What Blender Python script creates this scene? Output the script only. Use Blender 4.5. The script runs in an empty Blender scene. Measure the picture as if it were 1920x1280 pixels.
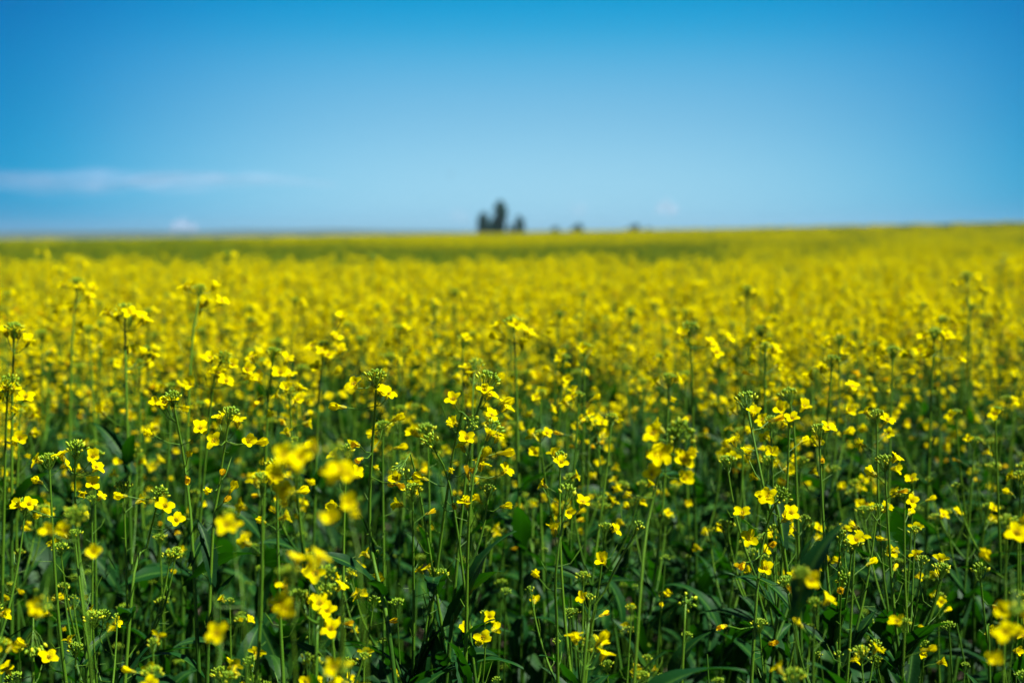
import bpy, math, random
import numpy as np
from mathutils import Vector, Matrix, Quaternion

random.seed(11)
np.random.seed(11)
SC = bpy.context.scene
COL = SC.collection
R = math.radians

# ------------------------------------------------------------------ camera
CAM_Z = 1.22
PITCH = R(4.35)
FPX = 2666.7                      # focal length in pixels of the 1920 wide photograph
FOCUS = 1.52
cam_data = bpy.data.cameras.new('camera')
cam = bpy.data.objects.new('camera', cam_data)
COL.objects.link(cam)
cam.location = (0, 0, CAM_Z)
cam.rotation_euler = (R(90) - PITCH, 0, 0)
cam_data.lens = 50
cam_data.sensor_width = 36
cam_data.clip_start = 0.05
cam_data.clip_end = 30000
cam_data.dof.use_dof = True
cam_data.dof.focus_distance = FOCUS
cam_data.dof.aperture_fstop = 4.2
SC.camera = cam

# ------------------------------------------------------------------ sun and sky
SUN_EL, SUN_AZ = R(58), R(108)    # azimuth clockwise from the view direction (+Y)
world = bpy.data.worlds.new('World')
SC.world = world
world.use_nodes = True
wn, wl = world.node_tree.nodes, world.node_tree.links
wn.clear()
w_out = wn.new('ShaderNodeOutputWorld')
w_bg = wn.new('ShaderNodeBackground')
w_bg.inputs['Strength'].default_value = 0.10
sky = wn.new('ShaderNodeTexSky')
sky.sky_type = 'NISHITA'
sky.sun_disc = False
sky.sun_elevation = SUN_EL
sky.sun_rotation = SUN_AZ
sky.altitude = 300
sky.air_density = 1.0
sky.dust_density = 0.6
sky.ozone_density = 3.0
# the clear sky deepens with height; lens vignetting is painted into its colour towards both sides
w_geo = wn.new('ShaderNodeNewGeometry')
w_sep = wn.new('ShaderNodeSeparateXYZ')
w_tc = wn.new('ShaderNodeTexCoord')
wl.new(w_tc.outputs['Generated'], w_sep.inputs[0])


def wmath(op, a, b=None, clamp=False):
    n = wn.new('ShaderNodeMath')
    n.operation = op
    n.use_clamp = clamp
    for i, v in enumerate((a, b)):
        if v is None:
            continue
        if isinstance(v, (int, float)):
            n.inputs[i].default_value = v
        else:
            wl.new(v, n.inputs[i])
    return n.outputs[0]


el = wmath('ARCSINE', w_sep.outputs['Z'])
az = wmath('ARCTAN2', w_sep.outputs['X'], w_sep.outputs['Y'])
az2 = wmath('MINIMUM', wmath('DIVIDE', wmath('POWER', wmath('ABSOLUTE', wmath('SUBTRACT', az, 0.02)), 2.0), 0.130), 1.35)
el_c = wmath('DIVIDE', wmath('MAXIMUM', el, 0.0), 1.6)
ramp = wn.new('ShaderNodeValToRGB')
ramp.color_ramp.interpolation = 'B_SPLINE'
SKY_STOPS = [(0.0, (.255, .63, 1.12)), (.014, (.320, .61, .96)), (.040, (.335, .56, .78)), (.070, (.29, .515, .665)), (.095, (.250, .505, .635)),
             (.119, (.160, .495, .62)), (.140, (.050, .465, .60)), (.162, (.0, .43, .585)), (.19, (.0, .39, .54)), (.25, (.0, .31, .47)),
             (.40, (.003, .21, .36)), (.80, (.006, .12, .24)), (1.5, (.008, .08, .18))]


def fill_ramp(r, stops, k):
    e_ = r.color_ramp.elements
    while len(e_) < len(stops):
        e_.new(0.5)
    for e, (p, c) in zip(e_, stops):
        e.position = p / k
        e.color = (c[0], c[1], c[2], 1)


def wmul(a, b):
    n = wn.new('ShaderNodeMix')
    n.data_type = 'RGBA'
    n.blend_type = 'MULTIPLY'
    n.inputs['Factor'].default_value = 1.0
    wl.new(a, n.inputs['A'])
    wl.new(b, n.inputs['B'])
    return n.outputs['Result']


fill_ramp(ramp, SKY_STOPS, 1.6)
wl.new(el_c, ramp.inputs[0])
ramp2 = wn.new('ShaderNodeValToRGB')
ramp2.color_ramp.interpolation = 'B_SPLINE'
fill_ramp(ramp2, [(0.0, (1, 1, 1)), (.30, (.62, .85, .93)), (.6, (.26, .66, .83)), (.85, (.04, .53, .74)), (1.1, (.0, .43, .65)), (1.35, (.0, .34, .61))], 1.35)
wl.new(wmath('DIVIDE', az2, 1.35), ramp2.inputs[0])
wl.new(wmul(wmul(sky.outputs[0], ramp.outputs[0]), ramp2.outputs[0]), w_bg.inputs['Color'])
wl.new(w_bg.outputs[0], w_out.inputs['Surface'])

sun_data = bpy.data.lights.new('sun', 'SUN')
sun_data.energy = 5.0
sun_data.angle = R(0.53)
sun_data.color = (1.0, 0.985, 0.92)
sun = bpy.data.objects.new('sun', sun_data)
COL.objects.link(sun)
sdir = Vector((math.sin(SUN_AZ) * math.cos(SUN_EL), math.cos(SUN_AZ) * math.cos(SUN_EL), math.sin(SUN_EL)))
sun.rotation_euler = sdir.to_track_quat('Z', 'Y').to_euler()
sun.location = (4, -2, 9)

SC.view_settings.view_transform = 'Standard'
SC.view_settings.look = 'None'
SC.view_settings.gamma = 1.0
SC.view_settings.exposure = 1.05
SC.view_settings.use_curve_mapping = False
SC.render.engine = 'CYCLES'
SC.cycles.use_denoising = True
SC.cycles.max_bounces = 6
SC.cycles.diffuse_bounces = 4
SC.cycles.glossy_bounces = 2
SC.cycles.transmission_bounces = 4
SC.cycles.volume_bounces = 0
SC.cycles.transparent_max_bounces = 8
SC.cycles.caustics_reflective = False
SC.cycles.caustics_refractive = False


# ------------------------------------------------------------------ helpers
def unproject(px, py, d):
    """Point at depth d metres along the view axis, seen at pixel (px, py) of the 1920x1280 photograph."""
    cx, cy = (px - 960) / FPX * d, -(py - 640) / FPX * d
    c, s = math.cos(PITCH), math.sin(PITCH)
    return Vector((cx, d * c + cy * s, CAM_Z - d * s + cy * c))


def sm(t):
    t = min(1.0, max(0.0, t))
    return t * t * (3 - 2 * t)


CREST = 180.0


def rise(u):
    """How far the far crest lies above (or below) eye level, as a slope, against the bearing x/y."""
    return float(np.interp(u, [-1.2, -0.36, -0.02, 0.13, 0.36, 1.2], [-0.0070, -0.0050, 0.0, 0.0034, 0.0082, 0.0100]))


def ground(x, y):
    r = math.hypot(x, y)
    if y > 0.1:
        u = max(-1.2, min(1.2, x / y))
    else:
        u = -1.2 if x < 0 else 1.2
    top = 0.20 + rise(u) * CREST
    if r < CREST:
        t = r / CREST
        return top * t * t
    if r < 700:
        return top + (-9.0 - top) * sm((r - CREST) / 520)
    return -9.0


def new_mat(name):
    m = bpy.data.materials.new(name)
    m.use_nodes = True
    m.node_tree.nodes.clear()
    return m


def leaf_mat(name, c1, c2, transl, t_col, rough=0.5, noise=25.0, spec=0.3, rib=None, rand=0.35, blotch=None):
    """Thin plant tissue: diffuse and glossy on the lit side, light shining through to the other."""
    m = new_mat(name)
    N, L = m.node_tree.nodes, m.node_tree.links
    out = N.new('ShaderNodeOutputMaterial')
    tc = N.new('ShaderNodeTexCoord')
    ns = N.new('ShaderNodeTexNoise')
    ns.inputs['Scale'].default_value = noise
    ns.inputs['Detail'].default_value = 4
    L.new(tc.outputs['Object'], ns.inputs['Vector'])
    oi = N.new('ShaderNodeObjectInfo')
    mix = N.new('ShaderNodeMix')
    mix.data_type = 'RGBA'
    mix.inputs['A'].default_value = (*c1, 1)
    mix.inputs['B'].default_value = (*c2, 1)
    a = N.new('ShaderNodeMath'); a.operation = 'MULTIPLY_ADD'
    L.new(oi.outputs['Random'], a.inputs[0])
    a.inputs[1].default_value = rand
    a.inputs[2].default_value = -rand / 2
    b = N.new('ShaderNodeMath'); b.operation = 'ADD'; b.use_clamp = True
    L.new(ns.outputs['Fac'], b.inputs[0])
    L.new(a.outputs[0], b.inputs[1])
    L.new(b.outputs[0], mix.inputs['Factor'])
    col = mix.outputs['Result']
    if rib:
        at = N.new('ShaderNodeAttribute'); at.attribute_name = 'rib'
        pw = N.new('ShaderNodeMath'); pw.operation = 'POWER'
        L.new(at.outputs['Fac'], pw.inputs[0]); pw.inputs[1].default_value = 5.0
        mr = N.new('ShaderNodeMix'); mr.data_type = 'RGBA'
        L.new(pw.outputs[0], mr.inputs['Factor'])
        L.new(col, mr.inputs['A'])
        mr.inputs['B'].default_value = (*rib, 1)
        col = mr.outputs['Result']
    if blotch:
        n2 = N.new('ShaderNodeTexNoise'); n2.inputs['Scale'].default_value = 9.0; n2.inputs['Detail'].default_value = 6
        L.new(tc.outputs['Object'], n2.inputs['Vector'])
        r2 = N.new('ShaderNodeMapRange'); r2.inputs['From Min'].default_value = 0.60; r2.inputs['From Max'].default_value = 0.72
        L.new(n2.outputs['Fac'], r2.inputs['Value'])
        mb = N.new('ShaderNodeMix'); mb.data_type = 'RGBA'
        L.new(r2.outputs[0], mb.inputs['Factor'])
        L.new(col, mb.inputs['A']); mb.inputs['B'].default_value = (*blotch, 1)
        col = mb.outputs['Result']
    p = N.new('ShaderNodeBsdfPrincipled')
    L.new(col, p.inputs['Base Color'])
    p.inputs['Roughness'].default_value = rough
    p.inputs['Specular IOR Level'].default_value = spec
    bp = N.new('ShaderNodeBump'); bp.inputs['Strength'].default_value = 0.35; bp.inputs['Distance'].default_value = 0.001
    n3 = N.new('ShaderNodeTexNoise'); n3.inputs['Scale'].default_value = noise * 14
    L.new(tc.outputs['Object'], n3.inputs['Vector'])
    L.new(n3.outputs['Fac'], bp.inputs['Height'])
    L.new(bp.outputs[0], p.inputs['Normal'])
    if transl > 0:
        tr = N.new('ShaderNodeBsdfTranslucent')
        tr.inputs['Color'].default_value = (*t_col, 1)
        ms = N.new('ShaderNodeMixShader')
        ms.inputs[0].default_value = transl
        L.new(p.outputs[0], ms.inputs[1]); L.new(tr.outputs[0], ms.inputs[2])
        L.new(ms.outputs[0], out.inputs['Surface'])
    else:
        L.new(p.outputs[0], out.inputs['Surface'])
    return m


M_PETAL = leaf_mat('petal', (0.85, 0.755, 0.0), (0.78, 0.67, 0.0), 0.42, (0.85, 0.775, 0.0), 0.9, 300, 0.0, rand=0.5)
M_WILT = leaf_mat('wilted_petal', (0.80, 0.66, 0.001), (0.78, 0.52, 0.004), 0.35, (0.85, 0.52, 0.004), 0.8, 260, 0.02, rand=0.6)
M_ANTHER = leaf_mat('anther', (0.75, 0.50, 0.01), (0.62, 0.34, 0.01), 0.0, (1, 1, 1), 0.8, 300, 0.1)
M_SEPAL = leaf_mat('sepal', (0.30, 0.34, 0.02), (0.42, 0.38, 0.015), 0.3, (0.35, 0.35, 0.01), 0.6, 200, 0.2)
M_BUD = leaf_mat('bud', (0.17, 0.34, 0.006), (0.30, 0.46, 0.006), 0.2, (0.25, 0.34, 0.02), 0.45, 150, 0.35, rand=0.5)
M_RIPE = leaf_mat('ripe_bud', (0.44, 0.54, 0.006), (0.60, 0.60, 0.004), 0.15, (0.45, 0.40, 0.01), 0.5, 150, 0.3, rand=0.5)
M_STEM = leaf_mat('stem', (0.022, 0.078, 0.005), (0.050, 0.130, 0.008), 0.0, (1, 1, 1), 0.45, 18, 0.22, rand=0.7)
M_STALK = leaf_mat('stalk', (0.055, 0.16, 0.006), (0.11, 0.23, 0.008), 0.10, (0.2, 0.3, 0.02), 0.45, 60, 0.35, rand=0.6)
M_STRAW = leaf_mat('dry_stem', (0.20, 0.17, 0.06), (0.30, 0.24, 0.10), 0.0, (1, 1, 1), 0.6, 30, 0.2)
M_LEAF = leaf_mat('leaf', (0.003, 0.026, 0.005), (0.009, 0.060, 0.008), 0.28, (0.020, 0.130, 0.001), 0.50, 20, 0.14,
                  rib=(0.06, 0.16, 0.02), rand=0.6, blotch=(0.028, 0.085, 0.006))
M_DRYLEAF = leaf_mat('yellowed_leaf', (0.20, 0.19, 0.04), (0.30, 0.24, 0.07), 0.3, (0.30, 0.24, 0.03), 0.6, 30, 0.2, rib=(0.35, 0.32, 0.15))


class MB:
    """Collects vertices and faces for ONE mesh."""

    def __init__(self):
        self.v, self.f, self.m, self.rib = [], [], [], []

    def add(self, verts, faces, mat=0, rib=None):
        o = len(self.v)
        self.v.extend(tuple(p) for p in verts)
        self.rib.extend(rib if rib is not None else [0.0] * len(verts))
        for fc in faces:
            self.f.append(tuple(i + o for i in fc))
            self.m.append(mat)

    def tube(self, pts, radii, sides=6, mat=0, cap=True):
        pts = [Vector(p) for p in pts]
        n = len(pts)
        verts, faces = [], []
        ref = None
        for i, p in enumerate(pts):
            d = (pts[min(i + 1, n - 1)] - pts[max(i - 1, 0)])
            d = d.normalized() if d.length > 1e-9 else Vector((0, 0, 1))
            if ref is None:
                ref = d.orthogonal().normalized()
            ref = (ref - d * ref.dot(d))
            ref = ref.normalized() if ref.length > 1e-6 else d.orthogonal().normalized()
            q = d.cross(ref)
            for k in range(sides):
                a = 2 * math.pi * k / sides
                verts.append(p + (ref * math.cos(a) + q * math.sin(a)) * radii[i])
        for i in range(n - 1):
            for k in range(sides):
                k2 = (k + 1) % sides
                faces.append((i * sides + k, i * sides + k2, (i + 1) * sides + k2, (i + 1) * sides + k))
        if cap:
            faces.append(tuple((n - 1) * sides + k for k in range(sides)))
        self.add(verts, faces, mat)

    def bead(self, p, d, ln, rad, sides=6, rings=3, mat=0, fat=0.55):
        """An ellipsoid bud from p along d."""
        p, d = Vector(p), Vector(d).normalized()
        a0 = d.orthogonal().normalized()
        b0 = d.cross(a0)
        verts, faces = [p], []
        for i in range(1, rings + 1):
            t = i / (rings + 1)
            r = rad * math.sin(math.pi * t ** (0.85 if fat > 0.5 else 1.2)) ** 0.8
            for k in range(sides):
                a = 2 * math.pi * k / sides
                verts.append(p + d * ln * t + (a0 * math.cos(a) + b0 * math.sin(a)) * r)
        verts.append(p + d * ln)
        e = len(verts) - 1
        for k in range(sides):
            k2 = (k + 1) % sides
            faces.append((0, 1 + k2, 1 + k))
            for i in range(rings - 1):
                o = 1 + i * sides
                faces.append((o + k, o + k2, o + sides + k2, o + sides + k))
            o = 1 + (rings - 1) * sides
            faces.append((o + k, o + k2, e))
        self.add(verts, faces, mat)

    def merge(self, other, mtx, matmap=None):
        o = len(self.v)
        a = np.array(other.v) if other.v else np.zeros((0, 3))
        m = np.array(mtx)
        a = a @ m[:3, :3].T + m[:3, 3]
        self.v.extend(map(tuple, a.tolist()))
        self.rib.extend(other.rib)
        for fc, mm in zip(other.f, other.m):
            self.f.append(tuple(i + o for i in fc))
            self.m.append(matmap[mm] if matmap else mm)

    def mesh(self, name, mats, smooth=True):
        me = bpy.data.meshes.new(name)
        me.from_pydata(self.v, [], self.f)
        for mt in mats:
            me.materials.append(mt)
        me.polygons.foreach_set('material_index', self.m)
        if smooth:
            me.polygons.foreach_set('use_smooth', [True] * len(self.f))
        if any(self.rib):
            at = me.attributes.new('rib', 'FLOAT', 'POINT')
            at.data.foreach_set('value', self.rib)
        me.update()
        return me


def add_obj(name, me, parent=None, mtx=None):
    o = bpy.data.objects.new(name, me)
    COL.objects.link(o)
    if parent is not None:
        o.parent = parent
    if mtx is not None:
        o.matrix_local = mtx
    return o


def tag(o, label=None, cat=None, group=None, kind=None):
    if label: o['label'] = label
    if cat: o['category'] = cat
    if group: o['group'] = group
    if kind: o['kind'] = kind


def frame(p, d, roll=0.0, s=1.0):
    """Matrix that puts local +Z along d at p."""
    q = Vector(d).normalized().to_track_quat('Z', 'Y')
    return Matrix.Translation(p) @ (q @ Quaternion((0, 0, 1), roll)).to_matrix().to_4x4() @ Matrix.Scale(s, 4)


# ------------------------------------------------------------------ flowers (origin where the stalk ends, +Z the way it faces)
# material slots of everything on a flower: 0 petal, 1 anther, 2 sepal
def petal_strip(mb, ang, length, width, claw, spread, curl, nu, nv, rnd, wave=0.0, mat=0):
    ca, sa = math.cos(ang), math.sin(ang)
    verts, faces = [], []
    r, z, th = 0.0006, 0.0, R(8)
    ds = (claw + length) / nu
    prof = []
    for i in range(nu + 1):
        u = i / nu
        s = u * (claw + length)
        if s < claw:
            th_t = R(6)
            w = 0.0008
        else:
            b = (s - claw) / length
            th_t = spread + curl * b
            w = width * 0.5 * (math.sin(math.pi * min(1, b * 0.80 + 0.13)) ** 0.75 if b < 0.99 else 0.45)
        prof.append((r, z, w, u))
        th += (th_t - th) * (0.75 if nu < 5 else 0.6)
        r += math.sin(th) * ds
        z += math.cos(th) * ds
    for (rr, zz, w, u) in prof:
        for j in range(nv + 1):
            v = j / nv * 2 - 1
            lift = (abs(v) ** 2) * w * 0.30 + wave * math.sin(v * 4 + ang * 3) * w
            x, y = rr, v * w
            verts.append((x * ca - y * sa, x * sa + y * ca, zz + lift + rnd.uniform(-1, 1) * 0.00018))
    for i in range(nu):
        for j in range(nv):
            o = i * (nv + 1) + j
            faces.append((o, o + 1, o + nv + 2, o + nv + 1))
    mb.add(verts, faces, mat)


def flower_mb(kind, seed, detail=2):
    rnd = random.Random(seed)
    mb = MB()
    nu, nv = {2: (7, 4), 1: (4, 2), 0: (2, 1)}[detail]
    claw, ln, wd = 0.0042, 0.0072, 0.0062
    if kind == 'open':
        sp, cu = R(rnd.uniform(70, 84)), R(rnd.uniform(4, 26))
    elif kind == 'cup':
        sp, cu = R(rnd.uniform(42, 58)), R(rnd.uniform(15, 35))
    elif kind == 'bag':          # closing again: the petals wrap into a rounded bag
        sp, cu = R(rnd.uniform(24, 32)), R(-rnd.uniform(62, 80))
        wd, ln, claw = 0.0066, 0.0075, 0.0060
    else:                        # wilted
        sp, cu = R(rnd.uniform(12, 30)), R(rnd.uniform(-50, 30))
        wd, ln, claw = 0.0036, 0.0062, 0.0058
    skew = rnd.uniform(-0.22, 0.22)
    for k in range(4):
        a = k * math.pi / 2 + (skew if k % 2 else -skew) + rnd.uniform(-.08, .08)
        petal_strip(mb, a, ln * rnd.uniform(.9, 1.08), wd * rnd.uniform(.88, 1.08), claw, sp + R(rnd.uniform(-9, 9)),
                    cu + R(rnd.uniform(-9, 9)), nu, nv, rnd, wave=rnd.uniform(-.15, .15) + (0.3 if kind == 'wilt' else 0))
    if detail >= 1:
        for k in range(4):       # sepals hugging the tube
            a = k * math.pi / 2 + math.pi / 4
            o = Vector((math.cos(a), math.sin(a), 0))
            t = Vector((-math.sin(a), math.cos(a), 0))
            spr = 0.0022 if kind in ('open', 'cup') else 0.0014
            p = [o * 0.0006 - t * 0.0006, o * 0.0006 + t * 0.0006,
                 o * spr + t * 0.0011 + Vector((0, 0, .003)), o * spr - t * 0.0011 + Vector((0, 0, .003)),
                 o * (spr + .0003) + Vector((0, 0, .0062))]
            mb.add(p, [(0, 1, 2, 3), (3, 2, 4)], 2)
    if detail == 2 and kind in ('open', 'cup'):
        for k in range(6):
            a = k * math.pi / 3 + .2
            rr = 0.0014
            b = Vector((math.cos(a) * rr, math.sin(a) * rr, .0040))
            dd = Vector((math.cos(a) * .25, math.sin(a) * .25, 1))
            mb.bead(b, dd, 0.0028, 0.00050, 4, 2, 1)
        mb.bead((0, 0, .003), (0, 0, 1), 0.0045, 0.0006, 4, 2, 2)
    return mb


FL_KINDS = ['open', 'open', 'open', 'cup', 'cup', 'bag', 'bag', 'wilt', 'wilt']
FL_MB = {2: [], 1: [], 0: []}
for dt in (2, 1, 0):
    for i, k in enumerate(FL_KINDS):
        FL_MB[dt].append(flower_mb(k, 40 + i, dt))
FL_MESH = {dt: [m.mesh('flower', [M_WILT if k == 'wilt' else M_PETAL, M_ANTHER, M_SEPAL]) for m, k in zip(FL_MB[dt], FL_KINDS)] for dt in (2, 1)}
KIND_IDX = {'open': [0, 1, 2], 'cup': [3, 4], 'bag': [5, 6], 'wilt': [7, 8]}


# ------------------------------------------------------------------ bud clusters; slots 0 bud, 1 ripe bud, 2 stalk
def buds_mb(seed, detail=2, n=24, rad=0.011):
    rnd = random.Random(seed)
    mb = MB()
    for k in range(n):
        t = (k + .5) / n
        a = k * 2.39996 + rnd.uniform(-.25, .25)
        rr = rad * .92 * t ** 0.62 * rnd.uniform(.8, 1.15)
        h = 0.0125 - 0.0085 * t ** 1.6 + rnd.uniform(-.0012, .0012)
        ln = 0.0027 + 0.0040 * t + rnd.uniform(-.0004, .0006)
        p = Vector((math.cos(a) * rr, math.sin(a) * rr, h))
        d = Vector((math.cos(a) * t * 0.95, math.sin(a) * t * 0.95, 1.0 + rnd.uniform(-.1, .1)))
        ripe = 1 if (t > .70 and rnd.random() < .55) else 0
        r0 = 0.00095 + 0.00085 * t
        if detail == 2:
            mb.bead(p, d, ln, r0, 6, 3, ripe)
            q0 = Vector((0, 0, -0.009 * t - .001))
            mid = (q0 + p) / 2 + Vector((math.cos(a), math.sin(a), -.4)) * rr * .15
            mb.tube([q0, mid, p], [.00040, .00036, .00034], 4, 2, cap=False)
        elif detail == 1:
            mb.bead(p, d, ln, r0 * 1.08, 4, 2, ripe)
            if k % 2:
                mb.tube([Vector((0, 0, -0.008 * t)), p], [.0004, .0004], 3, 2, cap=False)
        elif k % 3 == 0:
            mb.bead(p, d, ln * 1.5, r0 * 2.0, 3, 1, ripe)
    mb.tube([(0, 0, -.012), (0, 0, .006)], [.0012, .0006], 5 if detail == 2 else 3, 2, cap=False)
    return mb


BUD_PAR = [(1, 26, .0100), (2, 34, .0122), (3, 18, .0080), (4, 30, .0112), (5, 13, .0070)]
BUD_MB = {dt: [buds_mb(s, dt, n, r) for s, n, r in BUD_PAR] for dt in (2, 1, 0)}
BUD_MESH = {dt: [m.mesh('bud_cluster', [M_BUD, M_RIPE, M_STALK]) for m in BUD_MB[dt]] for dt in (2, 1)}


# ------------------------------------------------------------------ leaves: origin at the stem, blade along +X, upper side +Z
def leaf_mb(seed, L, W, nu=12, nv=4, droop=0.6, fold=0.25, broad=0.4, teeth=.07, ears=True):
    rnd = random.Random(seed)
    mb = MB()
    verts, faces, rib = [], [], []
    x, z, th = -0.006, 0.0, R(rnd.uniform(5, 20))
    ds = L / nu
    ph = rnd.uniform(0, 6)
    tw = rnd.uniform(-.7, .7)
    for i in range(nu + 1):
        u = i / nu
        base = (0.42 if ears else 0.14)
        w = math.sin(math.pi * min(1.0, (u * 0.90 + 0.10)) ** (1.0 - broad * .6)) if u > .2 else None
        if w is None:
            w20 = math.sin(math.pi * (0.28) ** (1.0 - broad * .6))
            w = base + (w20 - base) * sm(u / .2)
        w = max(0.02, w) * W / 2
        for j in range(nv + 1):
            v = j / nv * 2 - 1
            ww = w * (1 + (teeth if (i + j) % 2 else -teeth) * (abs(v) > .9))
            y = v * ww
            zz = abs(v) * w * fold + math.sin(u * 9 + ph + v * 1.5) * abs(v) * W * .07
            a = tw * u
            y2, z2 = y * math.cos(a) - zz * math.sin(a), y * math.sin(a) + zz * math.cos(a)
            xx = x - (0.007 * abs(v) if (ears and i < 2) else 0)
            verts.append((xx - math.sin(th) * 0 , y2, z + z2))
            rib.append(1.0 if j == nv // 2 else 0.0)
        th -= droop / nu * (0.6 + 0.9 * u)
        x += math.cos(th) * ds
        z += math.sin(th) * ds
    for i in range(nu):
        for j in range(nv):
            o = i * (nv + 1) + j
            faces.append((o, o + 1, o + nv + 2, o + nv + 1))
    mb.add(verts, faces, 0, rib)
    return mb


LEAF_PAR = [  # seed, length, width, droop, fold, broad, ears
    (1, .060, .013, .5, .35, .2, True), (2, .085, .019, .8, .3, .3, True), (3, .105, .028, 1.0, .22, .35, True),
    (4, .130, .040, 1.2, .18, .45, True), (5, .165, .060, 1.4, .15, .6, False), (6, .045, .010, .3, .4, .1, True),
    (7, .095, .022, 1.6, .30, .3, True), (8, .190, .072, 1.0, .12, .7, False)]
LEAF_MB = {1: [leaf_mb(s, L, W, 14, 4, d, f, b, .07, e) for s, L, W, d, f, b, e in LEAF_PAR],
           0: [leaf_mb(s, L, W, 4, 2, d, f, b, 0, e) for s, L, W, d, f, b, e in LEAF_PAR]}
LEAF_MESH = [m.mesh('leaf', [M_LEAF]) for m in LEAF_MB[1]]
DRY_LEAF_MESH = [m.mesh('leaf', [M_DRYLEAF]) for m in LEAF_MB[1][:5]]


# ------------------------------------------------------------------ a plant as a recipe
def bez(p0, p1, p2, n):
    return [p0 * (1 - t) ** 2 + p1 * 2 * t * (1 - t) + p2 * t * t for t in [i / n for i in range(n + 1)]]


def pick_flower(rnd, t):
    """Flower form against the distance below the buds (0 top, 1 far down)."""
    if t < .3:
        k = rnd.choice(['open', 'open', 'open', 'cup'])
    elif t < .65:
        k = rnd.choice(['open', 'cup', 'cup', 'bag'])
    else:
        k = rnd.choice(['bag', 'bag', 'wilt', 'wilt', 'cup'])
    return rnd.choice(KIND_IDX[k])


class Raceme:
    pass


def make_raceme(rnd, path, rads, nfl, nbare, nbud, explicit=None, fscale=1.0, density=1.0, length=.16, sides=6):
    """path: points of the flowering shoot ending at the bud cluster (plant coordinates)."""
    rc = Raceme()
    mb = MB()
    mb.tube(path, rads, sides, 0, cap=False)
    rc.flowers = []
    top = path[-1]
    tdir = (path[-1] - path[-2]).normalized()
    seg = [(path[i + 1] - path[i]).length for i in range(len(path) - 1)]
    total = sum(seg)

    def at_below(s):
        s = min(s, total * .97)
        acc = 0.0
        for i in range(len(path) - 2, -1, -1):
            if acc + seg[i] >= s:
                f = (s - acc) / seg[i]
                return path[i + 1].lerp(path[i], f), (path[i + 1] - path[i]).normalized()
            acc += seg[i]
        return path[0], (path[1] - path[0]).normalized()

    a0 = rnd.uniform(0, 6.28)
    if explicit is None:
        for k in range(nfl):
            t = (k + rnd.uniform(0, .6)) / max(1, nfl)
            s = 0.005 + (length * .36) * t ** 1.6
            p, d = at_below(s)
            a = a0 + k * 2.39996 + rnd.uniform(-.4, .4)
            x = d.orthogonal().normalized()
            y = d.cross(x)
            o = x * math.cos(a) + y * math.sin(a)
            pl = rnd.uniform(.011, .017) + .007 * t
            dd = (o * 1.0 + d * (1.1 - 0.75 * t) + Vector((0, 0, rnd.uniform(-.1, .15)))).normalized()
            tip = p + dd * pl + Vector((0, 0, -.002 * t))
            mid = p + (o * .5 + d * .3) * pl * .6
            mb.tube([p, mid, tip], [.00055, .00050, .00055], 4, 1, cap=False)
            face = (dd * .8 + o * .35 + Vector((0, 0, rnd.uniform(-.1, .7) * (1 - t * .7) - t * rnd.uniform(0, .7)))).normalized()
            rc.flowers.append((pick_flower(rnd, t), frame(tip, face, rnd.uniform(0, 6.28), rnd.uniform(1.12, 1.42))))
    else:
        for (q, k) in explicit:
            # join the shoot a little below the flower
            best = min(range(len(path)), key=lambda i: abs((path[i].z) - (q.z - .007)))
            p = path[best]
            s_t = 1 - best / (len(path) - 1)
            o = (q - p)
            mid = (p + q) / 2 + Vector((0, 0, -.003))
            mb.tube([p, mid, q], [.00065, .00055, .0006], 5, 1, cap=False)
            up = {'open': .9, 'cup': .5, 'bag': .15, 'wilt': -.1}.get(k, .5)
            face = (o.normalized() * .7 + Vector((rnd.uniform(-.25, .25), -.45 + rnd.uniform(-.35, .3), up))).normalized()
            rc.flowers.append((rnd.choice(KIND_IDX[k]), frame(q, face, rnd.uniform(0, 6.28), rnd.uniform(1.14, 1.32) * fscale)))
    for k in range(nbare):         # spent stalks and first thin pods below the flowers
        s = .03 + (total - .03) * ((k + rnd.random()) / max(1, nbare)) * .95
        p, d = at_below(s)
        a = a0 + 1 + k * 2.39996
        x = d.orthogonal().normalized()
        y = d.cross(x)
        o = x * math.cos(a) + y * math.sin(a)
        pl = rnd.uniform(.008, .020)
        q = p + (o + d * rnd.uniform(.1, .7)).normalized() * pl
        mb.tube([p, q], [.0005, .00035], 4, 1, cap=False)
        if rnd.random() < .35:
            e = q + (o * .6 + d).normalized() * rnd.uniform(.010, .024)
            mb.tube([q, (q + e) / 2, e], [.0005, .0008, .0002], 4, 1, cap=False)
    rc.mb = mb
    rc.bud = (nbud, frame(top, tdir, rnd.uniform(0, 6.28), rnd.uniform(.62, .88)))
    return rc


class Recipe:
    pass


def smooth_path(p0, p1, lean_end, n, rnd, wob=.010):
    """Curved stem from the ground p0 to p1, arriving along lean_end."""
    ln = (p1 - p0).length
    c1 = p0 + Vector((0, 0, ln * .35))
    c2 = p1 - lean_end.normalized() * ln * .40
    out = []
    a1, a2 = rnd.uniform(0, 6), rnd.uniform(0, 6)
    for i in range(n + 1):
        t = i / n
        p = p0 * (1 - t) ** 3 + c1 * 3 * t * (1 - t) ** 2 + c2 * 3 * t * t * (1 - t) + p1 * t ** 3
        w = wob * math.sin(math.pi * t)
        out.append(p + Vector((math.sin(t * 9 + a1) * w, math.sin(t * 8 + a2) * w, 0)))
    return out


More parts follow.
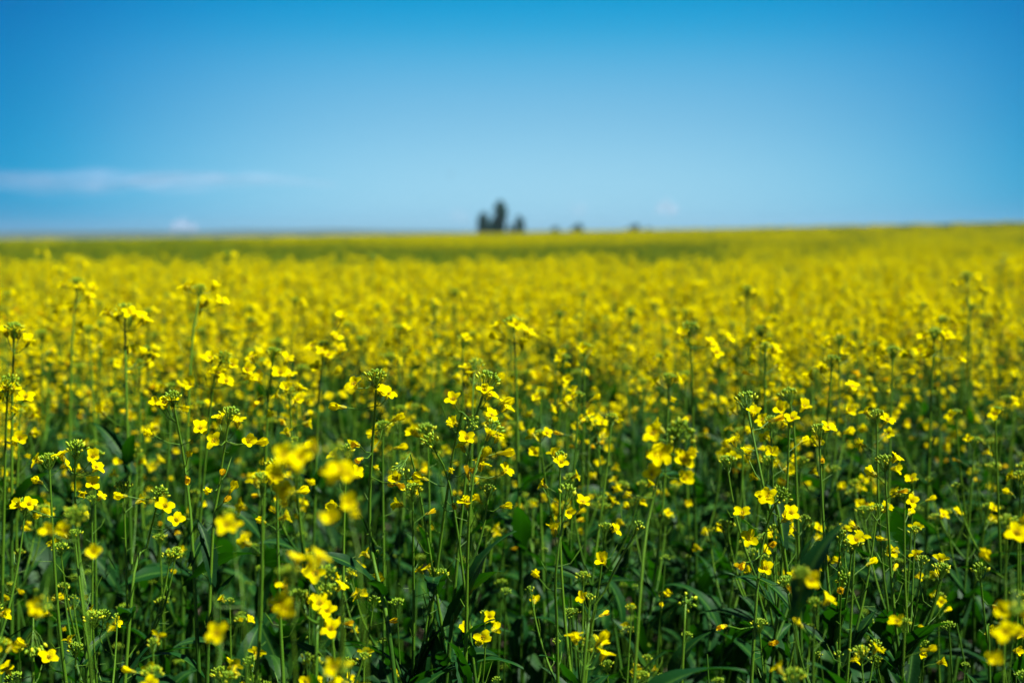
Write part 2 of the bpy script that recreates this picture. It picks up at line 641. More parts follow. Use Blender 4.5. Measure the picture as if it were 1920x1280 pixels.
def make_recipe(seed, height=1.0, heads=None, lean=None, base=Vector((0, 0, 0)), top=None, low_dir=None, side=2, nfl=6, bud=None,
                main_fl=None, thick=1.0, leaves=8, side_spec=None, sides=7, bare=7, upper_leaf=True, short_stub=0):
    rnd = random.Random(seed)
    rec = Recipe()
    if top is None:
        lean = lean if lean is not None else rnd.uniform(.02, .26)
        a = rnd.uniform(0, 6.28)
        top = base + Vector((math.cos(a) * lean, math.sin(a) * lean, height))
    if low_dir is None:
        low_dir = Vector(((top.x - base.x) * .5 + rnd.uniform(-.05, .05), (top.y - base.y) * .5 + rnd.uniform(-.05, .05), 1))
    N = 30
    path = smooth_path(base, top, low_dir, N, rnd)
    H = top.z - base.z
    rlen = rnd.uniform(.13, .22)
    k0 = max(3, int(N * (1 - rlen / max(.3, H))))
    r_base, r_top = .0048 * thick, .0011 * thick
    rads = [r_base + (r_top - r_base) * (i / N) ** 1.35 for i in range(N + 1)]
    # the flowering top of the main stem is a raceme; the rest is the stem part
    st = MB()
    st.tube(path[:k0 + 1], rads[:k0 + 1], sides, 0, cap=False)
    rec.racemes = [make_raceme(rnd, path[k0:], rads[k0:], nfl, bare, bud if bud is not None else rnd.randrange(4),
                               explicit=main_fl, length=rlen, sides=sides)]
    rec.leaves = []
    # side shoots
    specs = side_spec
    if specs is None:
        specs = []
        for k in range(side):
            t = rnd.uniform(.72, .90)
            a = rnd.uniform(0, 6.28)
            ln = rnd.uniform(.10, .24)
            specs.append((t, None, (a, ln), max(0, int(nfl * rnd.uniform(.2, .9))), rnd.choice([1, 2, 2, 3, 4]), None))
    for (t, head, al, nf, bd, expl) in specs:
        i = min(k0 - 1, int(t * N)) if head is None else max(2, min(N - 3, int(t * N)))
        p0 = path[i]
        d0 = (path[i + 1] - path[i]).normalized()
        if head is None:
            a, ln = al
            o = Vector((math.cos(a), math.sin(a), 0))
            head = p0 + d0 * ln * .93 + o * ln * rnd.uniform(.25, .5)
        o = (head - p0)
        ctrl = p0 + Vector((o.x * .75, o.y * .75, o.z * .35))
        bp = bez(p0, ctrl, head, 12)
        br = [(.0021 + (.0009 - .0021) * (j / 12)) * thick for j in range(13)]
        cut = 5
        st.tube(bp[:cut + 1], br[:cut + 1], 5, 0, cap=False)
        rec.racemes.append(make_raceme(rnd, bp[cut:], br[cut:], nf, 3, bd, explicit=expl, length=(bp[-1] - bp[cut]).length * 1.2, sides=5))
        dir2 = Vector((o.x, o.y, 0))
        rec.leaves.append((rnd.choice([0, 1, 1, 5]) if t > .72 else rnd.choice([1, 2, 6]), p0, math.atan2(dir2.y, dir2.x), rnd.uniform(.25, 1.0), rnd.uniform(.8, 1.2)))
    nb = max(0, leaves - len(specs))
    a = rnd.uniform(0, 6.28)
    for k in range(nb):
        t = .22 + .60 * (k + rnd.random() * .7) / max(1, nb)
        i = int(t * N)
        a += 2.4 + rnd.uniform(-.4, .4)
        if t > .70:
            v = rnd.choice([0, 1, 5, 6])
        elif t > .5:
            v = rnd.choice([1, 2, 2, 6])
        else:
            v = rnd.choice([2, 3, 3, 4])
        rec.leaves.append((v, path[min(i, k0)], a, rnd.uniform(.3, 1.2), rnd.uniform(.8, 1.25)))
    rec.stem = st
    rec.path = path
    return rec


def leaf_matrix(p, a, pitch, s, rnd_roll=0.0):
    return (Matrix.Translation(p) @ Matrix.Rotation(a, 4, 'Z') @ Matrix.Rotation(-pitch, 4, 'Y')
            @ Matrix.Rotation(rnd_roll, 4, 'X') @ Matrix.Scale(s, 4))


class Built:
    """Mesh data of a recipe, ready to be linked any number of times."""

    def __init__(self, rec, detail, dry=False):
        self.detail = detail
        self.stem = rec.stem.mesh('stem', [M_STRAW if dry else M_STEM])
        self.rac = []
        for rc in rec.racemes:
            me = rc.mb.mesh('raceme', [M_STALK if not dry else M_STRAW, M_STALK])
            blossoms = None
            if detail == 1 and rc.flowers:
                b = MB()
                for fi, mx in rc.flowers:
                    b.merge(FL_MB[1][fi], mx, {0: 3 if FL_KINDS[fi] == 'wilt' else 0, 1: 1, 2: 2})
                blossoms = b.mesh('blossom', [M_PETAL, M_ANTHER, M_SEPAL, M_WILT])
            self.rac.append((me, rc.flowers, rc.bud, blossoms))
        self.leaves = rec.leaves


def link_plant(b, loc, rz=0.0, s=1.0, label=None, group=None, seed=0, single=True):
    rnd = random.Random(seed)
    root = bpy.data.objects.new('rapeseed_plant', None)
    COL.objects.link(root)
    root.empty_display_size = .05
    root.location = loc
    root.rotation_euler = (0, 0, rz)
    root.scale = (s, s, s)
    tag(root, label, 'rapeseed plant', group)
    add_obj('stem', b.stem, root)
    dt = b.detail
    for me, flowers, (bv, bm), blossoms in b.rac:
        r = add_obj('raceme', me, root)
        add_obj('bud_cluster', BUD_MESH[dt][bv], r, bm)
        if blossoms is not None:
            o = add_obj('blossoms', blossoms, r)
            o['kind'] = 'stuff'
        else:
            for fi, mx in flowers:
                add_obj('flower', FL_MESH[2][fi], r, mx)
    for (v, p, a, pt, ls) in b.leaves:
        me = LEAF_MESH[v]
        add_obj('leaf', me, root, leaf_matrix(p, a, pt, ls, rnd.uniform(-.5, .5)))
    return root


# ------------------------------------------------------------------ setting: field ground, far land
def soil_mat():
    m = new_mat('soil')
    N, L = m.node_tree.nodes, m.node_tree.links
    out = N.new('ShaderNodeOutputMaterial'); p = N.new('ShaderNodeBsdfPrincipled')
    tc = N.new('ShaderNodeTexCoord')
    n1 = N.new('ShaderNodeTexNoise'); n1.inputs['Scale'].default_value = 3.0; n1.inputs['Detail'].default_value = 9
    L.new(tc.outputs['Object'], n1.inputs['Vector'])
    cr = N.new('ShaderNodeValToRGB')
    cr.color_ramp.elements[0].position = .35; cr.color_ramp.elements[0].color = (.045, .032, .020, 1)
    cr.color_ramp.elements[1].position = .65; cr.color_ramp.elements[1].color = (.09, .072, .042, 1)
    L.new(n1.outputs['Fac'], cr.inputs[0]); L.new(cr.outputs[0], p.inputs['Base Color'])
    p.inputs['Roughness'].default_value = .95
    bp = N.new('ShaderNodeBump'); bp.inputs['Strength'].default_value = .8; bp.inputs['Distance'].default_value = .03
    L.new(n1.outputs['Fac'], bp.inputs['Height']); L.new(bp.outputs[0], p.inputs['Normal'])
    L.new(p.outputs[0], out.inputs['Surface'])
    return m


def grass_mat(name, c1, c2, sc):
    m = new_mat(name)
    N, L = m.node_tree.nodes, m.node_tree.links
    out = N.new('ShaderNodeOutputMaterial'); p = N.new('ShaderNodeBsdfPrincipled')
    tc = N.new('ShaderNodeTexCoord')
    n1 = N.new('ShaderNodeTexNoise'); n1.inputs['Scale'].default_value = sc; n1.inputs['Detail'].default_value = 8
    L.new(tc.outputs['Object'], n1.inputs['Vector'])
    mx = N.new('ShaderNodeMix'); mx.data_type = 'RGBA'
    mx.inputs['A'].default_value = (*c1, 1); mx.inputs['B'].default_value = (*c2, 1)
    L.new(n1.outputs['Fac'], mx.inputs['Factor']); L.new(mx.outputs['Result'], p.inputs['Base Color'])
    p.inputs['Roughness'].default_value = .9
    L.new(p.outputs[0], out.inputs['Surface'])
    return m


gm = MB()
radii = [0.0] + [0.6 * 1.14 ** k for k in range(80)]
radii = [r for r in radii if r < 9000] + [9000]
NA = 144
gv = [(0, 0, ground(0, 0))]
for r in radii[1:]:
    for k in range(NA):
        a = 2 * math.pi * k / NA
        x, y = math.sin(a) * r, math.cos(a) * r
        gv.append((x, y, ground(x, y) + (random.uniform(-.015, .015) if r < 30 else 0)))
gf = [(0, 1 + (k + 1) % NA, 1 + k) for k in range(NA)]
for i in range(len(radii) - 2):
    for k in range(NA):
        o, o2 = 1 + i * NA, 1 + (i + 1) * NA
        gf.append((o + k, o + (k + 1) % NA, o2 + (k + 1) % NA, o2 + k))
gmat = [0 if math.hypot(gv[f[0]][0], gv[f[0]][1]) < CREST + 60 else 1 for f in gf]
gm.v, gm.f, gm.m, gm.rib = gv, gf, gmat, [0] * len(gv)
g_ob = add_obj('ground', gm.mesh('ground', [soil_mat(), grass_mat('pasture', (.05, .09, .025), (.10, .11, .04), .02)]))
tag(g_ob, kind='structure')

# low hills on the horizon
hm = MB()
hv, hf = [], []
NH = 220
for k in range(NH + 1):
    a = R(-60 + 120 * k / NH)
    u = math.tan(a)
    px = 960 + u * FPX
    e = float(np.interp(px, [-2000, 0, 250, 450, 700, 850, 960, 1400, 1900, 4000], [-3, 2, 4, 6.5, 6.5, 5, 4, 8, 16, 12])) / FPX
    e += .0003 * math.sin(a * 37) + .0002 * math.sin(a * 91)
    rr = 3600
    h = CAM_Z + e * rr
    for (r2, z2) in ((rr - 900, -9.5), (rr - 400, h * .55 - 3), (rr, h), (rr + 500, h * .6 - 3), (rr + 1200, -9.5)):
        hv.append((math.sin(a) * r2, math.cos(a) * r2, z2))
for k in range(NH):
    for j in range(4):
        o = k * 5 + j
        hf.append((o, o + 1, o + 6, o + 5))
hm.add(hv, hf)
hob = add_obj('hills', hm.mesh('hills', [grass_mat('hill_cover', (.018, .050, .035), (.030, .062, .040), .01)]))
tag(hob, kind='structure')

# ------------------------------------------------------------------ hero plants: placed where the photograph shows them
# d: depth; head: bud cluster pixel; low: a pixel of the stem lower down; fl: flowers (pixel, form); br: side shoots
O, C, B, W = 'open', 'cup', 'bag', 'wilt'
HEROES = [
    dict(d=1.50, head=(706, 716), low=(694, 1010), low2=(742, 1290), bud=1, thick=1.15, bare=9,
         fl=[(670, 728, O), (714, 744, O), (724, 748, O), (650, 764, B), (737, 788, B), (674, 834, W), (680, 858, W), (742, 905, W)],
         label='sharp tall rapeseed plant left of centre with curled leaf low on its thick stem', leaf=[(690, 1145, 2)]),
    dict(d=1.56, head=(912, 722), low=(862, 1000), bud=1, thick=1.05, bare=6,
         fl=[(906, 742, O), (913, 750, O), (936, 757, B), (940, 772, O), (916, 788, O), (860, 800, C), (872, 848, O)],
         label='sharp central rapeseed plant whose dense green bud head is highest of its tight group'),
    dict(d=1.53, head=(880, 786), low=(836, 940), bud=2, thick=1.0, bare=6,
         fl=[(852, 758, O), (848, 800, B), (872, 828, O), (846, 884, B), (850, 944, W), (880, 880, W)],
         label='sharp rapeseed plant leaning right in the central group, flat flower left of its buds'),
    dict(d=1.50, head=(920, 812), low=(884, 920), low2=(872, 1290), bud=0, thick=1.05, bare=5,
         fl=[(928, 830, O), (912, 826, C), (930, 850, B), (898, 866, B), (900, 884, O), (940, 890, O), (880, 900, W), (876, 952, O)],
         br=[(.86, (916, 925), 1, [(904, 944, B), (938, 950, B)])],
         label='sharp central rapeseed plant with many yellow flowers along one side of a dark stem'),
    dict(d=1.52, head=(812, 838), low=(868, 1075), bud=2, thick=.9, bare=4, fl=[(803, 900, B)],
         label='sharp left leaning rapeseed plant with small closed bud head left of the central group'),
    dict(d=1.55, head=(755, 872), low=(800, 1000), bud=3, thick=.9, bare=4, fl=[(750, 898, C), (744, 908, W)],
         label='sharp short rapeseed plant with one ragged flower beneath a flat bud head left of centre'),
    dict(d=1.48, head=(1400, 758), low=(1440, 950), low2=(1475, 1070), bud=1, thick=1.15, bare=6,
         fl=[(1380, 838, O), (1404, 862, C), (1412, 786, C), (1441, 790, W)],
         label='sharp rapeseed plant right of centre, round green bud head on a bare left leaning stem'),
    dict(d=1.42, head=(1462, 934), low=(1432, 1010), low2=(1408, 1290), bud=3, thick=1.0, bare=4,
         fl=[(1443, 938, O), (1437, 936, O), (1477, 968, O), (1466, 978, C), (1393, 972, O), (1408, 1016, O), (1440, 1020, W),
             (1396, 1054, W), (1432, 1072, O), (1474, 1098, W), (1362, 1172, W), (1441, 1206, W)],
         label='sharp rapeseed plant right of centre, a four petalled flower facing the viewer on its left'),
    dict(d=1.95, head=(1560, 682), low=(1538, 1000), bud=1, thick=1.2, bare=7,
         fl=[(1540, 700, O), (1592, 735, O), (1586, 775, C), (1525, 712, C), (1580, 812, B)],
         label='tall dark stemmed rapeseed plant right of centre, flat green bud head above few flowers'),
    dict(d=1.40, head=(1062, 934), low=(1041, 1090), low2=(1046, 1290), bud=2, thick=.95, bare=5,
         fl=[(1088, 952, O), (1040, 1006, C), (1010, 1083, B)],
         label='sharp slender rapeseed plant centre right with one flower beside a small open bud head'),
    dict(d=1.58, head=(324, 753), low=(350, 900), low2=(368, 1160), bud=0, thick=1.1, bare=7,
         fl=[(312, 764, O), (322, 762, O), (300, 764, C), (288, 816, B), (372, 812, O), (352, 856, B), (350, 892, W), (338, 762, B)],
         label='sharp long stemmed rapeseed plant on the left, flat bright flower left of its buds'),
    dict(d=1.55, head=(430, 785), low=(412, 905), low2=(392, 1160), bud=3, thick=1.05, bare=6,
         fl=[(412, 794, O), (444, 802, O), (408, 832, O), (460, 832, C), (416, 890, W), (398, 918, B), (430, 925, B), (420, 940, W), (470, 830, B)],
         label='sharp rapeseed plant on the left carrying ragged closing flowers down its stem'),
    dict(d=1.50, head=(142, 850), low=(142, 960), low2=(165, 1290), bud=3, thick=1.05, bare=5,
         fl=[(120, 866, O), (172, 863, C), (174, 884, O), (172, 916, O), (150, 928, B), (46, 952, C)],
         label='sharp rapeseed plant near the left edge with four small flowers clustered right of its buds'),
    dict(d=2.15, head=(374, 548), low=(352, 800), bud=1, thick=1.25, bare=8,
         fl=[(352, 546, O), (360, 546, O), (398, 545, C), (384, 574, O), (410, 572, O), (374, 590, W)],
         label='tallest slightly blurred rapeseed plant on the left rising above the yellow canopy'),
    dict(d=2.05, head=(234, 588), low=(240, 850), bud=1, thick=1.2, bare=7,
         fl=[(206, 592, O), (212, 594, O), (222, 604, O), (240, 592, O), (250, 600, O), (262, 604, O), (268, 610, O), (240, 664, C), (200, 780, B), (262, 672, C), (285, 676, O)],
         label='blurred rapeseed plant on the left, broad crown of flowers on a straight dark stem'),
    dict(d=2.40, head=(144, 536), low=(131, 800), bud=3, thick=1.25, bare=6,
         fl=[(124, 540, O), (150, 546, O), (156, 552, O), (163, 562, O), (134, 586, C), (166, 582, C), (172, 548, C)],
         label='tall blurred rapeseed plant near the left edge with thick straight stem and drooping yellow crown'),
    dict(d=1.85, head=(27, 624), low=(22, 900), bud=3, thick=1.15, bare=5,
         fl=[(24, 634, O), (34, 636, O), (48, 650, C), (14, 632, C)],
         label='blurred rapeseed plant at the very left edge with dark spiky bud head'),
    dict(d=1.72, head=(16, 724), low=(8, 930), bud=1, thick=1.1, bare=6,
         fl=[(10, 736, O), (20, 740, O), (46, 752, O), (32, 772, B), (6, 750, C), (30, 830, B), (36, 826, C)],
         label='rapeseed plant at the left edge just below the dark spiky head with orange flowers'),
    dict(d=1.90, head=(416, 676), low=(386, 850), bud=1, thick=1.15, bare=6,
         fl=[(396, 682, O), (430, 690, C), (456, 700, C), (408, 710, O), (420, 722, O), (456, 712, B), (364, 724, C)],
         label='slightly blurred rapeseed plant left of centre with dark leaning stem and wide umbrella of buds'),
    dict(d=1.95, head=(512, 670), low=(496, 905), bud=0, thick=1.15, bare=6,
         fl=[(516, 674, O), (478, 680, O), (534, 684, C), (490, 720, C), (524, 706, O), (540, 712, O), (530, 730, B), (492, 745, W)],
         label='slightly blurred rapeseed plant left of centre with straight stem and many opened flowers'),
    dict(d=2.10, head=(606, 654), low=(592, 880), bud=1, thick=1.15, bare=6,
         fl=[(590, 656, O), (604, 668, O), (614, 674, O), (626, 640, O), (634, 664, C), (598, 690, C), (628, 700, B), (640, 604, C)],
         label='blurred rapeseed plant behind the tall left of centre stem with a dense bright flower ball'),
    dict(d=1.22, head=(1270, 818), low=(1225, 930), low2=(1188, 1290), bud=1, thick=.85, bare=5,
         fl=[(1234, 862, O), (1244, 858, O), (1276, 870, O), (1232, 822, O), (1276, 898, C), (1246, 812, C), (1286, 850, B), (1160, 918, B), (1222, 890, C)],
         label='slightly blurred near rapeseed plant right of centre with large clover shaped yellow flowers'),
    dict(d=1.30, head=(1108, 1198), low=(1092, 1290), bud=1, thick=1.1, bare=2,
         fl=[(1080, 1208, O), (1120, 1222, C), (1126, 1240, O), (1116, 1212, B), (1092, 1196, B)],
         label='low rapeseed plant at the bottom centre right with two clean flowers below plump yellow buds'),
    dict(d=1.25, head=(612, 1082), low=(600, 1200), low2=(592, 1290), bud=0, thick=1.0, bare=3,
         fl=[(596, 1082, O), (598, 1142, O), (612, 1152, O), (620, 1188, O), (586, 1090, C)],
         br=[(.88, (560, 1128), 1, [(540, 1110, C)])],
         label='low sharp rapeseed plant left of centre with three crisp flowers hanging below its buds'),
    dict(d=.92, head=(548, 858), low=(570, 990), low2=(610, 1290), bud=0, thick=.36, bare=2,
         fl=[(540, 862, O), (556, 880, O), (530, 900, C), (536, 922, C), (534, 948, B), (560, 866, O)],
         label='heavily blurred near rapeseed plant left of centre with a downward column of yellow flowers'),
    dict(d=.90, head=(632, 862), low=(660, 1000), low2=(690, 1290), bud=2, thick=.34, bare=2,
         fl=[(640, 892, O), (650, 900, O), (596, 850, C), (656, 950, C), (662, 962, B), (624, 980, C), (628, 900, O)],
         label='heavily blurred near rapeseed plant left of centre with large yellow flowers facing the viewer'),
    dict(d=.94, head=(540, 1088), low=(545, 1180), low2=(556, 1300), bud=0, thick=.34, bare=2,
         fl=[(556, 1062, O), (590, 1058, O), (526, 1140, O), (540, 1156, O), (534, 1148, C), (576, 1066, C)],
         label='low heavily blurred rapeseed plant at the bottom left of centre with greenish yellow flower blur'),
    dict(d=1.02, head=(434, 975), low=(446, 1090), low2=(466, 1300), bud=4, thick=.34, bare=2,
         fl=[(428, 992, O), (438, 1000, O), (458, 1010, B)],
         label='blurred near rapeseed plant on the left with a single round yellow flower blot'),
    dict(d=.98, head=(640, 1236), low=(648, 1300), bud=4, thick=.34, bare=1, fl=[(632, 1256, O), (642, 1262, O)],
         label='blurred rapeseed plant cut by the bottom edge left of centre with one yellow blot'),
    dict(d=.98, head=(404, 1180), low=(412, 1300), bud=4, thick=.34, bare=1, fl=[(408, 1194, O), (416, 1200, C)],
         label='low blurred rapeseed plant at the bottom left, a single yellow blot above dark leaves'),
    dict(d=1.0, head=(84, 1120), low=(96, 1300), bud=4, thick=.34, bare=1, fl=[(76, 1140, C), (82, 1146, B)],
         label='low blurred rapeseed plant near the bottom left corner with one drop shaped yellow blot'),
    dict(d=1.08, head=(145, 974), low=(152, 1080), low2=(175, 1300), bud=1, thick=.5, bare=3,
         fl=[(172, 1040, C), (128, 1000, C), (100, 1002, C)],
         label='soft rapeseed plant on the left, flat green bud head high above few orange flowers'),
    dict(d=.98, head=(1900, 1120), low=(1890, 1300), bud=0, thick=.36, bare=2,
         fl=[(1884, 1192, O), (1900, 1196, O), (1880, 1144, C), (1912, 1150, C), (1866, 1240, C)],
         label='heavily blurred near rapeseed plant at the right edge with a wide yellow flower smear'),
    dict(d=1.20, head=(1888, 990), low=(1885, 1080), low2=(1880, 1300), bud=0, thick=.9, bare=3,
         fl=[(1902, 1010, O), (1914, 1010, O), (1854, 1052, B), (1904, 980, B)],
         label='sharp rapeseed plant at the right edge, upright buds, one flower cut by the frame'),
    dict(d=1.38, head=(1838, 1080), low=(1850, 1200), low2=(1856, 1300), bud=4, thick=.85, bare=2, fl=[(1862, 1134, W)],
         label='small curved rapeseed plant at the lower right with a loose tuft of green buds'),
    dict(d=1.42, head=(1580, 1092), low=(1572, 1290), bud=4, thick=.85, bare=3, fl=[(1576, 1108, W)],
         label='short rapeseed plant at the lower right topped by one withered orange flower'),
    dict(d=1.35, head=(1288, 1128), low=(1278, 1290), bud=2, thick=.95, bare=4, fl=[],
         label='short flowerless rapeseed plant lower right of centre, pale green buds over dark leaves'),
    dict(d=1.42, head=(1192, 996), low=(1130, 1120), low2=(1096, 1290), bud=4, thick=.95, bare=2, fl=[(1134, 1058, C)],
         label='leaning rapeseed plant at the lower centre right with small bud head and upright serrated leaves'),
    dict(d=1.35, head=(62, 1198), low=(62, 1290), bud=0, thick=.95, bare=2, fl=[(88, 1240, O), (20, 1264, O), (50, 1212, B)],
         label='low rapeseed plant in the bottom left corner, one flower right of open bud head'),
    dict(d=1.45, head=(298, 932), low=(272, 1040), low2=(240, 1200), bud=0, thick=.95, bare=4,
         fl=[(308, 956, O), (328, 982, O), (238, 930, B)],
         label='sharp low rapeseed plant on the left, bright bud head above a crumpled flower'),
    dict(d=1.75, head=(1480, 748), low=(1495, 960), bud=3, thick=1.1, bare=6, fl=[(1500, 772, C), (1466, 774, C), (1442, 802, C)],
         label='thin slightly blurred rapeseed plant between two taller dark stems right of centre'),
    dict(d=2.9, head=(1094, 560), low=(1085, 740), bud=4, thick=1.3, bare=6, fl=[],
         label='blurred flowerless rapeseed plant standing alone above the yellow canopy at the centre'),
    dict(d=2.1, head=(1292, 622), low=(1300, 830), bud=3, thick=1.1, bare=5,
         fl=[(1280, 634, C), (1326, 650, O), (1338, 668, O), (1360, 642, O)],
         label='blurred rapeseed plant right of centre with green bud head left of its pale flowers'),
    dict(d=2.15, head=(1752, 632), low=(1742, 860), bud=1, thick=1.2, bare=6,
         fl=[(1734, 640, O), (1770, 638, O), (1776, 642, O), (1724, 664, O), (1744, 668, O), (1790, 672, C), (1712, 670, C)],
         label='blurred rapeseed plant toward the right edge with green crown ringed by yellow flowers'),
    dict(d=2.8, head=(1812, 524), low=(1818, 700), bud=3, thick=1.3, bare=5,
         fl=[(1790, 536, O), (1800, 538, O), (1828, 524, O), (1804, 578, C), (1836, 548, C)],
         label='tall blurred rapeseed plant standing above the canopy toward the right edge'),
    dict(d=1.8, head=(800, 816), low=(806, 1000), bud=3, thick=1.0, bare=5, fl=[(785, 818, C)],
         label='faint rapeseed plant behind the small closed bud head left of the centre group'),
    dict(d=1.95, head=(890, 690), low=(884, 880), bud=3, thick=1.0, bare=5,
         fl=[(876, 702, O), (900, 700, C), (888, 712, O), (922, 710, B)],
         label='blurred rapeseed plant directly behind the central group of sharp bud heads'),
    dict(d=2.1, head=(962, 612), low=(970, 800), bud=3, thick=1.1, bare=5,
         fl=[(938, 620, O), (966, 616, O), (984, 630, O), (990, 636, O), (944, 640, B), (978, 654, C)],
         label='blurred rapeseed plant at the centre with bright flowers arranged in an arc'),
    dict(d=1.03, head=(1502, 1086), low=(1494, 1180), low2=(1488, 1300), bud=0, thick=.5, bare=2, fl=[(1512, 1094, C)], leaf=[(1492, 1175, 2, R(25), 1.22, .85)],
         label='soft rapeseed plant lower right of centre, pale bud head against a dark upright leaf'),
    dict(d=4.6, head=(424, 480), low=(420, 560), bud=1, thick=1.3, bare=2, fl=[(412, 486, O), (420, 484, O), (434, 490, O), (438, 480, O)],
         label='far tall rapeseed plant blurred to two pale discs against the green band on the left'),
    dict(d=4.8, head=(697, 484), low=(700, 560), bud=1, thick=1.3, bare=2, fl=[(686, 488, O), (694, 490, O), (708, 488, O), (712, 494, O)],
         label='far tall rapeseed plant blurred to pale discs against the green band left of the trees'),
    dict(d=5.2, head=(80, 470), low=(84, 560), bud=1, thick=1.3, bare=2, fl=[(74, 476, O), (82, 474, O), (88, 480, O)],
         label='far tall rapeseed plant near the left edge, a pale disc just below the horizon'),
    dict(d=4.6, head=(148, 490), low=(150, 560), bud=1, thick=1.3, bare=2, fl=[(140, 496, O), (150, 494, O), (156, 500, O)],
         label='far blurred rapeseed plant near the left edge, the second pale disc below the horizon'),
    dict(d=4.4, head=(1880, 482), low=(1876, 560), bud=1, thick=1.3, bare=2, fl=[(1872, 488, O), (1880, 486, O), (1890, 494, O), (1840, 490, C)],
         label='far tall rapeseed plant blurred to pale discs at the right edge below the horizon'),
]

NICK = ['the tall sharp left-centre stem', 'the highest central bud head', 'the central plant leaning right', 'the many-flowered central stem', 'the small closed left-centre head', 'the ragged flat-headed short plant', 'the round-headed right-centre plant', 'the plant with the four-petalled flower', 'the dark-stemmed right-centre plant', 'the slender centre-right plant', 'the flat-flowered left plant', 'the ragged-flowered left plant', 'the four-flowered left-edge plant', 'the tallest left plant', 'the broad-crowned left plant', 'the drooping-crowned left plant', 'the spiky left-edge head', 'the orange-flowered left-edge plant', 'the umbrella-headed left plant', 'the straight flowery left plant', 'the dense flower ball left of centre', 'the large clover-flowered plant', 'the low bottom-centre plant', 'the low crisp-flowered plant', 'the blurred column of flowers', 'the big blurred flowers', 'the greenish low blur', 'the round yellow blot', 'the blot at the bottom edge', 'the bottom-left yellow blot', 'the drop-shaped corner blot', 'the flat-headed orange-flowered plant', 'the blurred right-edge smear', 'the sharp right-edge buds', 'the loose lower-right tuft', 'the withered lower-right flower', 'the short flowerless plant', 'the leaning centre-right plant', 'the bottom-left corner plant', 'the crumpled-flower left plant', 'the thin stem between taller ones', 'the lone flowerless centre stalk', 'the green-headed pale-flowered plant', 'the green-crowned right plant', 'the tall blurred right plant', 'the faint stem left of centre', 'the blurred head behind the centre', 'the bright arc of flowers', 'the dark upright leaf', 'the pale double disc on the left', 'the pale disc left of the trees', 'the pale disc by the left edge', 'the second pale left disc', 'the pale disc at the right edge']
assert len(NICK) == len(HEROES)
occupied = []
